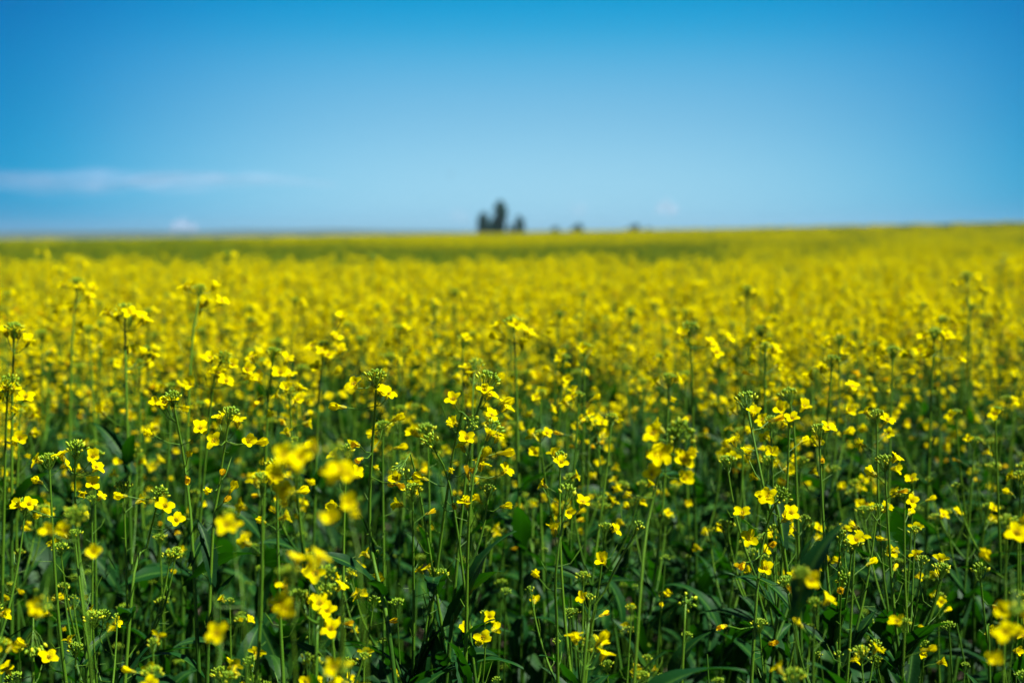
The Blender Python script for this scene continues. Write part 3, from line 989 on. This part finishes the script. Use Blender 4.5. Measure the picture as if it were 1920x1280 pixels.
for hi, h in enumerate(HEROES):
    rnd = random.Random(900 + hi)
    d = h['d']
    top = unproject(*h['head'], d)
    lo = unproject(*h['low'], d + rnd.uniform(-.02, .05))
    low_dir = (top - lo)
    if 'low2' in h:
        lo2 = unproject(*h['low2'], d + .02)
        pts = [top, lo, lo2]
    else:
        pts = [top, lo]
    last = pts[-1] - pts[-2]
    last = last / max(.05, -last.z)
    end = pts[-1]
    drop = end.z
    base = Vector((end.x + last.x * drop * .45, end.y + last.y * drop * .2, 0.0))
    gz = ground(base.x, base.y)
    base.z = gz
    occupied.append((base.x, base.y, .07))
    # stem path through the seen points
    ctrl = [base] + [p for p in reversed(pts)]
    # Catmull-Rom through ctrl
    ext = [ctrl[0] - Vector((0, 0, .3))] + ctrl + [ctrl[-1] + (ctrl[-1] - ctrl[-2]) * .5]
    dense = []
    for i in range(1, len(ext) - 2):
        p0, p1, p2, p3 = ext[i - 1], ext[i], ext[i + 1], ext[i + 2]
        for k in range(24):
            t = k / 24
            dense.append(0.5 * ((2 * p1) + (p2 - p0) * t + (2 * p0 - 5 * p1 + 4 * p2 - p3) * t * t + (3 * p1 - p0 - 3 * p2 + p3) * t ** 3))
    dense.append(ctrl[-1])
    acc = [0]
    for i in range(1, len(dense)):
        acc.append(acc[-1] + (dense[i] - dense[i - 1]).length)
    N = 40
    path = []
    for i in range(N + 1):
        s = acc[-1] * i / N
        j = max(1, min(len(acc) - 1, int(np.searchsorted(acc, s))))
        f = (s - acc[j - 1]) / max(1e-9, acc[j] - acc[j - 1])
        path.append(dense[j - 1].lerp(dense[j], f) - base)
    expl = [(unproject(x, y, d + rnd.uniform(-.014, .014)) - base, k) for (x, y, k) in h['fl']]
    k0 = int(N * .76)
    zlow = min([q.z for q, _ in expl] + [9])
    while k0 > 8 and path[k0].z > zlow - .01:
        k0 -= 1
    th = h['thick']
    rads = [(.0044 + (.0010 - .0044) * (i / N) ** 1.3) * th for i in range(N + 1)]
    rec = Recipe()
    st = MB()
    st.tube(path[:k0 + 1], rads[:k0 + 1], 10, 0, cap=False)
    rec.racemes = [make_raceme(rnd, path[k0:], rads[k0:], 0, h['bare'], h['bud'], explicit=expl, sides=9, fscale=.88 if d < 1.1 else (1.12 if d < 1.7 else 1.32))]
    bv_, bm_ = rec.racemes[0].bud
    rec.racemes[0].bud = (bv_, bm_ @ Matrix.Scale(1.22 if d > 1.1 else 1.0, 4))
    rec.leaves = []
    for (t, hp, bd, fl) in h.get('br', []):
        i = int(t * N)
        hd = unproject(*hp, d) - base
        ex = [(unproject(x, y, d) - base, k) for (x, y, k) in fl]
        o = hd - path[i]
        bp = bez(path[i], path[i] + Vector((o.x * .75, o.y * .75, o.z * .3)), hd, 12)
        br = [.0017 - .0008 * j / 12 for j in range(13)]
        st.tube(bp[:6], br[:6], 6, 0, cap=False)
        rec.racemes.append(make_raceme(rnd, bp[5:], br[5:], 0, 2, bd, explicit=ex, sides=6))
    for k in range(rnd.choice([0, 1, 1])):   # a lower side shoot with small head
        i = int(N * rnd.uniform(.52, .7))
        a = rnd.uniform(0, 6.28)
        ln = rnd.uniform(.08, .16)
        hd = path[i] + Vector((math.cos(a) * ln * .45, math.sin(a) * ln * .45, ln))
        bp = bez(path[i], path[i] + Vector((math.cos(a) * ln * .4, math.sin(a) * ln * .4, ln * .3)), hd, 12)
        br = [.0016 - .0008 * j / 12 for j in range(13)]
        st.tube(bp[:6], br[:6], 6, 0, cap=False)
        rec.racemes.append(make_raceme(rnd, bp[5:], br[5:], rnd.choice([0, 1, 2]), 2, rnd.choice([2, 4]), length=.07, sides=6))
        rec.leaves.append((rnd.choice([0, 1, 5]), path[i], a, rnd.uniform(.6, 1.1), rnd.uniform(.8, 1.1)))
    a = rnd.uniform(0, 6.28)
    nl = 7
    for k in range(nl):
        t = .25 + .43 * (k + rnd.random() * .6) / nl
        a += 2.4 + rnd.uniform(-.3, .3)
        v = rnd.choice([1, 2, 6]) if t > .5 else rnd.choice([2, 3, 3, 4])
        rec.leaves.append((v, path[int(t * N)], a, rnd.uniform(.3, 1.2), rnd.uniform(.75, 1.05)))
    for k in range(4):
        zt = rnd.uniform(.60, .90) if d > 1.1 else rnd.uniform(.55, .8)
        i = min(range(N + 1), key=lambda i: abs(path[i].z + base.z - zt))
        if i < k0 + 4:
            a += 2.4
            rec.leaves.append((rnd.choice([0, 1, 1, 2, 6]) if zt < .84 else rnd.choice([0, 1, 5]), path[i], a, rnd.uniform(.3, 1.25), rnd.uniform(.8, 1.2)))
    for (x, y, v, *more) in h.get('leaf', []):
        q = unproject(x, y, d) - base
        i = min(range(N + 1), key=lambda i: (path[i] - q).length)
        rec.leaves.append((v, path[i], *(more or (R(200), .9, 1.0))))
    rec.stem = st
    det = 2 if d < 4 else 1
    b = Built(rec, 2)
    link_plant(b, base, label=h['label'], seed=hi)

# ------------------------------------------------------------------ the other plants near the camera
PROTO = []
for k in range(16):
    nf = [10, 8, 11, 4, 12, 8, 2, 6, 9, 1, 8, 5, 9, 1, 3, 7][k]
    PROTO.append(make_recipe(200 + k, height=1.0, side=[1, 2, 3, 2, 1, 2, 3, 1][k % 8], nfl=nf, leaves=10, bare=7))
P_NEAR = [Built(r, 2) for r in PROTO]
RICH = [make_recipe(240 + k, height=1.0, side=[3, 4, 3, 2, 4][k % 5], nfl=[20, 16, 22, 13, 18][k % 5], leaves=9, bare=4) for k in range(10)]
P_MID = [Built(r, 1) for r in RICH]
P_MIDP = [Built(PROTO[k], 1) for k in (3, 6, 9, 11)]

rnd = random.Random(77)
cand = []
HALF = 960 / FPX
ZONE = 4.6


def free(x, y, md):
    for (ax, ay, ar) in occupied:
        if abs(ax - x) < md and abs(ay - y) < md and (ax - x) ** 2 + (ay - y) ** 2 < md * md:
            return False
    return True


def canopy(x, y, rr):
    d = y
    if d < 1.25:
        h = min(rr.gauss(.80, .05), .90)
    elif d < 1.9:
        h = rr.gauss(.905 + .06 * (d - 1.25), .06)
        if rr.random() < .28:
            h -= rr.uniform(.08, .22)
        h = min(h, 1.0)
    else:
        h = rr.gauss(.985, .048 if d < 4 else .042)
        if rr.random() < .08:
            h -= rr.uniform(.05, .12)
        h = min(h, 1.10 if d < 4 else 1.07)
    return h


tries = 0
NEAR_N = 300 - len(HEROES)
spots = []
ring = 0.95
while tries < 20000:
    tries += 1
    y = math.sqrt(rnd.uniform(.95 ** 2, 6.5 ** 2))
    x = rnd.uniform(-1, 1) * (y * HALF + .04)
    md = .088 if y < 2.0 else .105
    if not free(x, y, md):
        continue
    occupied.append((x, y, md))
    spots.append((y, x))
spots.sort()
near = spots[:NEAR_N]
far_spots = spots[NEAR_N:]
ZONE = near[-1][0]
print('individual zone to', ZONE, 'spots', len(spots))


def zone_text(px):
    return ['at the left edge', 'left of centre', 'around the centre', 'right of centre', 'at the right edge'][min(4, max(0, int(px / 384)))]


labs, made = [], []
for i, (y, x) in enumerate(near):
    h = canopy(x, y, rnd)
    k = rnd.randrange(16)
    if y < 1.85:
        k = rnd.choice([9, 13, 6, 14, 9, 13, 6, 3] if (h < .93 or y < 1.3) else [3, 11, 9, 14, 6, 13])
    if 1.85 <= y < 3.4 and rnd.random() < .48:
        k = rnd.choice([3, 9, 11, 14, 7])
    px = 960 + x / y * FPX
    poor_mid = y >= 3.4 and rnd.random() < .45
    b = P_NEAR[k] if y < 3.4 else (P_MIDP[k % 4] if poor_mid else P_MID[k % 10])
    nfw = len((PROTO[k] if y < 3.4 else (PROTO[(3, 6, 9, 11)[k % 4]] if poor_mid else RICH[k % 10])).racemes[0].flowers)
    bloom = 'sparse' if nfw < 6 else ('lightly flowered' if nfw < 10 else 'richly flowered')
    blur = 'low soft' if y < 1.25 else ('sharp' if y < 1.8 else ('slightly blurred' if y < 2.6 else 'blurred'))
    hy = 437 + (CAM_Z - h) / y * FPX
    best, bd = None, 1e9
    for n, hh in enumerate(HEROES):
        dx, dy = px - hh['head'][0], hy - hh['head'][1]
        dd = math.hypot(dx, dy) + 60 * abs(hh['d'] - y)
        if dd < bd:
            best, bd, bx, by, bdep = n, dd, dx, dy, y - hh['d']
    where = 'just ' if abs(bx) < 60 else ''
    where += 'right of' if bx > 0 else 'left of'
    if bdep > .35: where = 'behind and ' + where
    elif bdep < -.35: where = 'in front and ' + where
    tall = 'shorter' if by > 60 else ('taller' if by < -40 else '')
    lab = ' '.join(('%s %s %s rapeseed plant %s %s' % (blur, tall, bloom, where, NICK[best])).split())
    import re as _re

    def nwords(t):
        return len(_re.findall(r"[A-Za-z0-9']+", t))
    if nwords(lab) > 16:
        lab = lab.replace(' just ', ' ')
    if nwords(lab) > 16:
        lab = lab.replace('behind and ', '').replace('in front and ', '')
    if nwords(lab) > 16:
        lab = lab.replace(' lightly flowered', '').replace(' richly flowered', ' rich')
    if nwords(lab) > 16:
        lab = lab.replace(' shorter', '').replace(' taller', '')
    labs.append((i, lab))
    grp = 'rapeseed plants near ' + NICK[best][4:]
    made.append(link_plant(b, (x, y, ground(x, y)), rnd.uniform(0, 6.28), h, label=lab, group=None, seed=i))

# plants that nothing tells apart keep one label and share a group
from collections import Counter
cnt = Counter(l for _, l in labs)
for (i, l), o in zip(labs, made):
    if cnt[l] > 1:
        o['group'] = l.replace('rapeseed plant', 'rapeseed plants')
for o in [o for o in COL.objects if o.name.startswith('rapeseed_plant')]:
    if 'group' not in o:
        o['group'] = 'rapeseed plants of the field'

# ------------------------------------------------------------------ the rest of the crop: one object of kind stuff
LIB = bpy.data.collections.new('crop_sources')       # never linked to the scene


def lib(name, me):
    o = bpy.data.objects.new(name, me)
    LIB.objects.link(o)
    return o


CROP_MATS = [M_STEM, M_STALK, M_PETAL, M_SEPAL, M_WILT, M_BUD, M_RIPE, M_LEAF]


def merged_plant(rec, fdt, bdt, ldt, keep=1.0, rr=None, hide_low=False):
    mb = MB()
    mb.merge(rec.stem, Matrix.Identity(4), {0: 0})
    for rc in rec.racemes:
        mb.merge(rc.mb, Matrix.Identity(4), {0: 1, 1: 1})
        for fi, mx in rc.flowers:
            if rr and rr.random() > keep:
                continue
            mb.merge(FL_MB[fdt][fi], mx, {0: 4 if FL_KINDS[fi] == 'wilt' else 2, 1: 2, 2: 3})
        bv, bm = rc.bud
        mb.merge(BUD_MB[bdt][bv], bm, {0: 5, 1: 6, 2: 1})
    for (v, p, a, pt, ls) in rec.leaves:
        mb.merge(LEAF_MB[ldt][v], leaf_matrix(p, a, pt, ls), {0: 7})
    return mb


for k in range(10):
    lib('a_plant_%02d' % k, merged_plant(RICH[k], 1, 1, 0).mesh('crop_plant', CROP_MATS))


for k in range(4):
    lib('d_poor_%02d' % k, merged_plant(RICH[k], 1, 1, 0, keep=.08, rr=random.Random(60 + k)).mesh('crop_plant', CROP_MATS))


def far_clump(seed, bloom, size=1.0, n=42, hmean=1.0):
    """One square metre of crop, coarse: for 14 m and beyond."""
    rr = random.Random(seed)
    mb = MB()
    for i in range(n):
        x, y = rr.uniform(-size / 2, size / 2), rr.uniform(-size / 2, size / 2)
        h = rr.gauss(hmean, .05)
        b = Vector((x, y, 0))
        t = b + Vector((rr.uniform(-.06, .06), rr.uniform(-.06, .06), h))
        mb.tube([b, (b + t) / 2 + Vector((rr.uniform(-.02, .02), 0, 0)), t], [.005, .004, .0015], 3, 0, cap=False)
        for s in range(rr.choice([1, 2, 3])):
            hp = t if s == 0 else t + Vector((rr.uniform(-.09, .09), rr.uniform(-.09, .09), -rr.uniform(.02, .18)))
            bmx = frame(hp, (0, 0, 1), 0, 1.1)
            if bloom > .5 or rr.random() < .3:
                mb.merge(BUD_MB[0][rr.randrange(5)], bmx, {0: 5, 1: 6, 2: 1})
            for q in range(int(rr.uniform(13, 24) * bloom)):
                a = rr.uniform(0, 6.28)
                r0 = rr.uniform(.006, .024)
                fp = hp + Vector((math.cos(a) * r0, math.sin(a) * r0, -rr.uniform(-.004, .09)))
                fi = rr.randrange(9)
                mb.merge(FL_MB[0][fi], frame(fp, (math.cos(a), math.sin(a), rr.uniform(.2, 1.6)), 0, 1.15), {0: 2, 1: 2, 2: 3})
        for s in range(7):
            v = rr.choice([1, 2, 3, 4, 7])
            tt = rr.uniform(.2, .8)
            mb.merge(LEAF_MB[0][v], leaf_matrix(b.lerp(t, tt), rr.uniform(0, 6.28), rr.uniform(0, .9), 1.0), {0: 7})
    return mb


for k in range(4):
    lib('b_clump_%02d' % k, far_clump(300 + k, 1.0, hmean=.98).mesh('crop_clump', CROP_MATS))
for k in range(3):
    lib('c_green_%02d' % k, far_clump(320 + k, .07, n=34, hmean=.93).mesh('crop_clump', CROP_MATS))

pts, pid, prot, pscl = [], [], [], []


def put(x, y, idx, s, rr, tilt=.05):
    pts.append((x, y, ground(x, y)))
    pid.append(idx)
    prot.append((rr.uniform(-tilt, tilt), rr.uniform(-tilt, tilt), rr.uniform(0, 6.28)))
    pscl.append(s)


def green_share(x, y):
    """Where the crop has hardly opened: a band crossing the field beyond the bright near part."""
    e0 = 9.6 + .6 * math.sin(x * .9) + .4 * math.sin(x * 2.3 + 1) - 1.5 * sm((x / max(1, y)) / .36)
    e1 = 25.0 + 1.5 * math.sin(x * .5)
    s = sm((y - e0) / 2.5) * (1 - sm((y - e1) / 14.0))
    fade = 1.0 - .55 * sm((x / max(1, y) - .05) / .3)
    return s * fade + ((.74 + .08 * sm((x / y - .1) / .2) + .22 * sm((-.02 - x / y) / .20)) if y > 25 else 0)


rr = random.Random(5)
for (y, x) in far_spots:
    put(x, y, rr.randrange(10), canopy(x, y, rr), rr)
# sides of the near zone, outside the picture
FARN = 13.0
for i in range(13000):
    y = rr.uniform(.2, FARN) if i % 2 else math.sqrt(rr.uniform(0, FARN ** 2))
    w = y * HALF + .05
    x = rr.uniform(-(w + 3.0), w + 3.0)
    inside = abs(x) < w
    if inside and y < 6.5:
        continue
    if math.hypot(x, y) < 1.1:
        continue
    gs = max(.60 if y < 5.5 else (.46 if y < 7.5 else .34), green_share(x, y))
    if y < 2.6:
        if abs(x) < w + .14:
            continue
        gs = .85 if y < 2.0 else .5
    if rr.random() < gs:
        put(x, y, 17 + rr.randrange(4), canopy(x, y, rr) - .05 * gs, rr)
    else:
        put(x, y, rr.randrange(10), canopy(x, y, rr) - .03 * gs, rr)


y = 12.6
while y < CREST + 25:
    step = .92 if y < 60 else (1.2 if y < 110 else 1.6)
    w = y * HALF * 1.25 + 4
    x = -w
    while x < w:
        xx, yy = x + rr.uniform(-.2, .2) * step, y + rr.uniform(-.2, .2) * step
        g = green_share(xx, yy)
        idx = 14 + rr.randrange(3) if rr.random() < g else 10 + rr.randrange(4)
        put(xx, yy, idx, rr.uniform(.95, 1.06), rr, .02)
        x += step
    y += step
print('crop instances', len(pts))
cm = bpy.data.meshes.new('rapeseed_crop')
cm.from_pydata(pts, [], [])
a = cm.attributes.new('pid', 'INT', 'POINT'); a.data.foreach_set('value', pid)
a = cm.attributes.new('rot', 'FLOAT_VECTOR', 'POINT'); a.data.foreach_set('vector', np.array(prot, dtype=np.float32).ravel())
a = cm.attributes.new('scl', 'FLOAT', 'POINT'); a.data.foreach_set('value', pscl)
crop = add_obj('rapeseed_crop', cm)
tag(crop, 'dense blooming rapeseed field running back to the horizon in blurred yellow and green bands', 'crop field', kind='stuff')
ng = bpy.data.node_groups.new('crop_nodes', 'GeometryNodeTree')
ng.interface.new_socket('Geometry', in_out='INPUT', socket_type='NodeSocketGeometry')
ng.interface.new_socket('Geometry', in_out='OUTPUT', socket_type='NodeSocketGeometry')
gi, go = ng.nodes.new('NodeGroupInput'), ng.nodes.new('NodeGroupOutput')
ci = ng.nodes.new('GeometryNodeCollectionInfo')
ci.inputs['Collection'].default_value = LIB
ci.inputs['Separate Children'].default_value = True
ci.inputs['Reset Children'].default_value = True
ip = ng.nodes.new('GeometryNodeInstanceOnPoints')
ip.inputs['Pick Instance'].default_value = True


def attr(name, typ):
    n = ng.nodes.new('GeometryNodeInputNamedAttribute')
    n.data_type = typ
    n.inputs['Name'].default_value = name
    return n.outputs[0]


e2r = ng.nodes.new('FunctionNodeEulerToRotation')
m2p = ng.nodes.new('GeometryNodeMeshToPoints')
ng.links.new(gi.outputs[0], m2p.inputs['Mesh'])
ng.links.new(m2p.outputs['Points'], ip.inputs['Points'])
ng.links.new(ci.outputs[0], ip.inputs['Instance'])
ng.links.new(attr('pid', 'INT'), ip.inputs['Instance Index'])
ng.links.new(attr('rot', 'FLOAT_VECTOR'), e2r.inputs[0])
ng.links.new(e2r.outputs[0], ip.inputs['Rotation'])
ng.links.new(attr('scl', 'FLOAT'), ip.inputs['Scale'])
ng.links.new(ip.outputs[0], go.inputs[0])
md = crop.modifiers.new('crop', 'NODES')
md.node_group = ng

# undergrowth: broad lower leaves and young shoots filling the space between the stems near the camera
ug = MB()
rr = random.Random(31)
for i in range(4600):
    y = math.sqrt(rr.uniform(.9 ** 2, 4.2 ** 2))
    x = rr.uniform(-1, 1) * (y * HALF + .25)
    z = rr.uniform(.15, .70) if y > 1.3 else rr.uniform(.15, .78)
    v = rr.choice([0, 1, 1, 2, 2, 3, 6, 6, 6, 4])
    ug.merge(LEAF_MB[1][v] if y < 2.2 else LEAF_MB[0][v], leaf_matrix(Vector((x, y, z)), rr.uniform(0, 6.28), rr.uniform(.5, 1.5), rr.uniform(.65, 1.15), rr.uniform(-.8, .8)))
for i in range(900):
    y = math.sqrt(rr.uniform(1.25 ** 2, 3.6 ** 2))
    x = rr.uniform(-1, 1) * (y * HALF + .15)
    h = rr.uniform(.45, .80)
    b0 = Vector((x, y, 0))
    t0 = b0 + Vector((rr.gauss(0, .07), rr.gauss(0, .07), h))
    c0 = (b0 + t0) / 2 + Vector((rr.gauss(0, .02), rr.gauss(0, .02), 0))
    w0 = rr.uniform(.0016, .0032)
    ug.tube(bez(b0, c0, t0, 6), [w0 * (1 - .1 * q) for q in range(7)], 5, 1, cap=False)
    if rr.random() < .6:
        ug.merge(BUD_MB[1][rr.randrange(5)], frame(t0, t0 - c0, 0, rr.uniform(.45, .75)), {0: 2, 1: 2, 2: 1})
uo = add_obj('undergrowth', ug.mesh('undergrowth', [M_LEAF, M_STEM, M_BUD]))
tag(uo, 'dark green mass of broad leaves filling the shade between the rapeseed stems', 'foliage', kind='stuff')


# ------------------------------------------------------------------ trees on the horizon
M_BARK = leaf_mat('bark', (.06, .05, .035), (.11, .09, .065), 0, (1, 1, 1), .9, 3, .1)
M_CROWN = leaf_mat('crown_leaf', (.004, .050, .034), (.010, .075, .042), .25, (.012, .08, .02), .6, .8, .2, rand=.3)


def tree(px, d, width, top_px, label, seed, bottom=-8.5, shape='oval', group=None):
    rr = random.Random(seed)
    p = unproject(px, 437, d)
    gz = ground(p.x, p.y)
    topz = CAM_Z + (437 - top_px) / FPX * d
    H = topz - gz
    root = bpy.data.objects.new('field_tree' if shape != 'bush' else 'field_bush', None)
    COL.objects.link(root)
    root.location = (p.x, p.y, gz)
    tag(root, label, 'tree' if shape != 'bush' else 'bush', group)
    tm = MB()
    pts_ = [Vector((rr.uniform(-.15, .15) * k, rr.uniform(-.15, .15) * k, H * .92 * k / 6)) for k in range(7)]
    tm.tube(pts_, [.28 * (1 - k / 7) * max(.5, H / 14) + .03 for k in range(7)], 8)
    add_obj('trunk', tm.mesh('trunk', [M_BARK]), root)
    limbs = []
    lm = MB()
    for k in range(9):
        t = .35 + .55 * k / 9
        a = k * 2.4
        b0 = pts_[int(t * 6)]
        e = b0 + Vector((math.cos(a), math.sin(a), .9)) * width * .33
        lm.tube([b0, (b0 + e) / 2 + Vector((0, 0, -.1)), e], [.09, .06, .02], 5)
        limbs.append(e)
    add_obj('limbs', lm.mesh('limbs', [M_BARK]), root)['kind'] = 'stuff'
    cm_ = MB()
    lobes = []
    nl = 16 if shape != 'bush' else 9
    for k in range(nl):
        t = (k + .5) / nl
        prof = math.sin(math.pi * (t * .86 + .12)) ** .7
        a = k * 2.4 + rr.uniform(-.5, .5)
        rad = width * .5 * prof * rr.uniform(.15, .78)
        lobes.append((Vector((math.cos(a) * rad, math.sin(a) * rad, H * (.30 + .65 * t) if shape != 'bush' else H * (.15 + .75 * t))),
                      width * rr.uniform(.16, .26)))
    for c, lr in lobes:
        for i in range(340):
            v = Vector((rr.gauss(0, 1), rr.gauss(0, 1), rr.gauss(0, 1))).normalized() * lr * rr.uniform(.45, 1.08)
            q = c + Vector((v.x, v.y, v.z * 1.15))
            n = Vector((rr.gauss(0, 1), rr.gauss(0, 1), rr.gauss(0, 1))).normalized()
            a1 = n.orthogonal().normalized()
            a2 = n.cross(a1)
            s = rr.uniform(.16, .30) * max(.6, width / 5)
            cm_.add([q - a1 * s, q - a2 * s * .6, q + a1 * s, q + a2 * s * .6], [(0, 1, 2, 3)])
    add_obj('crown', cm_.mesh('crown', [M_CROWN], smooth=False), root)
    return root


tree(938, 430, 5.6, 377, 'tallest dark blurred tree standing in the clump on the horizon', 1)
tree(907, 440, 4.6, 398, 'second tallest tree, left end of the dark clump on the horizon', 2)
tree(922, 450, 2.8, 412, 'small tree filling the gap just left of the tallest horizon tree', 3)
tree(974, 435, 4.0, 406, 'small separate tree right of the tallest horizon tree', 4)
tree(957, 455, 2.6, 420, 'lowest shrubby tree between the tallest and the right hand horizon tree', 5)
tree(1040, 520, 6.0, 425, 'low faint bush on the horizon, first to the right of the tree clump', 6, shape='bush')
tree(1082, 520, 7.5, 420, 'wider low bush on the horizon, second to the right of the tree clump', 7, shape='bush')
tree(1188, 600, 8.0, 420, 'faint bush on the horizon, left half of the far right pair', 8, shape='bush')
tree(1214, 610, 7.0, 423, 'faint bush on the horizon, right half of the far right pair', 9, shape='bush')

# ------------------------------------------------------------------ clouds: thin wisps of fair weather vapour low in the sky
def cloud_mat(name, dens):
    m = new_mat(name)
    N, L = m.node_tree.nodes, m.node_tree.links
    out = N.new('ShaderNodeOutputMaterial')
    df = N.new('ShaderNodeBsdfDiffuse'); df.inputs['Color'].default_value = (.85, .68, .80, 1)
    tl = N.new('ShaderNodeBsdfTranslucent'); tl.inputs['Color'].default_value = (.85, .68, .80, 1)
    m1 = N.new('ShaderNodeMixShader'); m1.inputs[0].default_value = .4
    L.new(df.outputs[0], m1.inputs[1]); L.new(tl.outputs[0], m1.inputs[2])
    g0 = N.new('ShaderNodeNewGeometry')
    up = N.new('ShaderNodeVectorMath'); up.operation = 'ADD'; up.inputs[1].default_value = (.5, -.5, 1.6)
    L.new(g0.outputs['Normal'], up.inputs[0])
    nz = N.new('ShaderNodeVectorMath'); nz.operation = 'NORMALIZE'; L.new(up.outputs[0], nz.inputs[0])
    L.new(nz.outputs[0], df.inputs['Normal'])
    m1.inputs[0].default_value = .12
    tp = N.new('ShaderNodeBsdfTransparent')
    geo = N.new('ShaderNodeNewGeometry')
    dt = N.new('ShaderNodeVectorMath'); dt.operation = 'DOT_PRODUCT'
    L.new(geo.outputs['Normal'], dt.inputs[0]); L.new(geo.outputs['Incoming'], dt.inputs[1])
    ab = N.new('ShaderNodeMath'); ab.operation = 'ABSOLUTE'; L.new(dt.outputs['Value'], ab.inputs[0])
    pw = N.new('ShaderNodeMath'); pw.operation = 'POWER'; L.new(ab.outputs[0], pw.inputs[0]); pw.inputs[1].default_value = 2.2
    tc = N.new('ShaderNodeTexCoord')
    ns = N.new('ShaderNodeTexNoise'); ns.inputs['Scale'].default_value = .006; ns.inputs['Detail'].default_value = 4
    L.new(tc.outputs['Object'], ns.inputs['Vector'])
    mr = N.new('ShaderNodeMapRange'); mr.inputs['From Min'].default_value = .3; mr.inputs['From Max'].default_value = .7
    mr.inputs['To Min'].default_value = .5; mr.inputs['To Max'].default_value = 1.0
    L.new(ns.outputs['Fac'], mr.inputs['Value'])
    a1 = N.new('ShaderNodeMath'); a1.operation = 'MULTIPLY'; L.new(pw.outputs[0], a1.inputs[0]); L.new(mr.outputs[0], a1.inputs[1])
    a2 = N.new('ShaderNodeMath'); a2.operation = 'MULTIPLY'; L.new(a1.outputs[0], a2.inputs[0]); a2.inputs[1].default_value = dens
    ms = N.new('ShaderNodeMixShader'); L.new(a2.outputs[0], ms.inputs[0])
    L.new(tp.outputs[0], ms.inputs[1]); L.new(m1.outputs[0], ms.inputs[2])
    L.new(ms.outputs[0], out.inputs['Surface'])
    return m


def cloud(px, py, wpx, hpx, dens, label, seed, d=9000, taper=0.0):
    rr = random.Random(seed)
    c = unproject(px, py, d)
    mb = MB()
    nu, nv = 28, 14
    verts, faces = [], []
    sx, sz = wpx / FPX * d / 2, hpx / FPX * d / 2
    ph = [rr.uniform(0, 6) for _ in range(6)]
    for i in range(nu + 1):
        t = i / nu
        x = (t * 2 - 1)
        r = math.sqrt(max(0, 1 - x * x)) * (1 + .16 * math.sin(x * 7 + ph[0]) + .1 * math.sin(x * 15 + ph[1])) * (1 - taper * x)
        zc = .28 * math.sin(x * 4 + ph[2])
        for j in range(nv):
            a = 2 * math.pi * j / nv
            q = 1 + .12 * math.sin(3 * a + ph[3] + x * 5)
            verts.append((x * sx, math.cos(a) * r * q * sz * 1.6, (math.sin(a) * r * q + zc) * sz))
    for i in range(nu):
        for j in range(nv):
            j2 = (j + 1) % nv
            faces.append((i * nv + j, i * nv + j2, (i + 1) * nv + j2, (i + 1) * nv + j))
    mb.add(verts, faces)
    o = add_obj('cloud', mb.mesh('cloud', [cloud_mat('cloud_vapour', dens)]))
    o.location = c
    tag(o, label, 'cloud')
    return o


cloud(130, 338, 620, 52, .12, 'long thin pinkish cloud streak low on the left of the sky, thicker left part', 1, taper=.25)
cloud(430, 342, 420, 34, .07, 'faint thin tail of the long cloud streak, reaching toward the middle', 2, d=9600, taper=.5)
cloud(345, 424, 56, 26, .30, 'small pale puff of cloud just above the horizon on the left', 3)
cloud(1250, 390, 44, 30, .26, 'small faint cloud puff right of centre above the far bushes', 4)
cloud(1083, 394, 40, 30, .09, 'tiny very faint cloud puff above the second low bush', 5)
cloud(862, 406, 40, 28, .09, 'tiny very faint cloud puff left of the horizon trees', 6)

# a bird far off over the field
bd = bpy.data.objects.new('bird', None)
COL.objects.link(bd)
bd.location = unproject(845, 327, 150)
bd.rotation_euler = (0, R(-18), R(20))
tag(bd, 'tiny dark bird in flight, a speck left of centre above the horizon', 'bird')
M_BIRD = leaf_mat('feather', (.05, .045, .04), (.09, .08, .07), 0, (1, 1, 1), .7, 30, .2)
bb = MB()
bb.tube([(-.16, 0, 0), (-.10, 0, .01), (0, 0, .015), (.10, 0, .02), (.15, 0, .03), (.19, 0, .03), (.215, 0, .025)], [.01, .028, .045, .04, .022, .022, .003], 8)
bb.add([(-.14, -.012, 0), (-.14, .012, 0), (-.25, .05, 0), (-.25, -.05, 0)], [(0, 1, 2, 3)])
add_obj('body', bb.mesh('body', [M_BIRD]), bd)
for s in (-1, 1):
    wg = MB()
    wg.add([(.07, s * .03, .03), (-.06, s * .03, .03), (-.07, s * .16, .07), (.06, s * .16, .075), (-.05, s * .32, .05), (-.01, s * .33, .05),
            (.07, s * .03, .018), (-.06, s * .03, .024), (.05, s * .16, .064)],
           [(0, 1, 2, 3), (3, 2, 4, 5), (6, 7, 2, 8), (8, 2, 4, 5)])
    add_obj('wing', wg.mesh('wing', [M_BIRD]), bd)

# ------------------------------------------------------------------ haze
HAZE = 1.0e-4
if HAZE > 0:
    hz = MB()
    X, Y0, Y1, Z0, Z1 = 4950.0, -400.0, 4950.0, -10.6, 34.0
    hz.add([(-X, Y0, Z0), (X, Y0, Z0), (X, Y1, Z0), (-X, Y1, Z0), (-X, Y0, Z1), (X, Y0, Z1), (X, Y1, Z1), (-X, Y1, Z1)],
           [(0, 3, 2, 1), (4, 5, 6, 7), (0, 1, 5, 4), (1, 2, 6, 5), (2, 3, 7, 6), (3, 0, 4, 7)])
    mz = new_mat('haze')
    vo = mz.node_tree.nodes.new('ShaderNodeOutputMaterial')
    pv = mz.node_tree.nodes.new('ShaderNodeVolumePrincipled')
    pv.inputs['Color'].default_value = (.60, .80, 1.0, 1)
    pv.inputs['Density'].default_value = HAZE
    pv.inputs['Anisotropy'].default_value = 0.2
    mz.node_tree.links.new(pv.outputs[0], vo.inputs['Volume'])
    ho = add_obj('haze', hz.mesh('haze', [mz], smooth=False))
    tag(ho, kind='stuff')
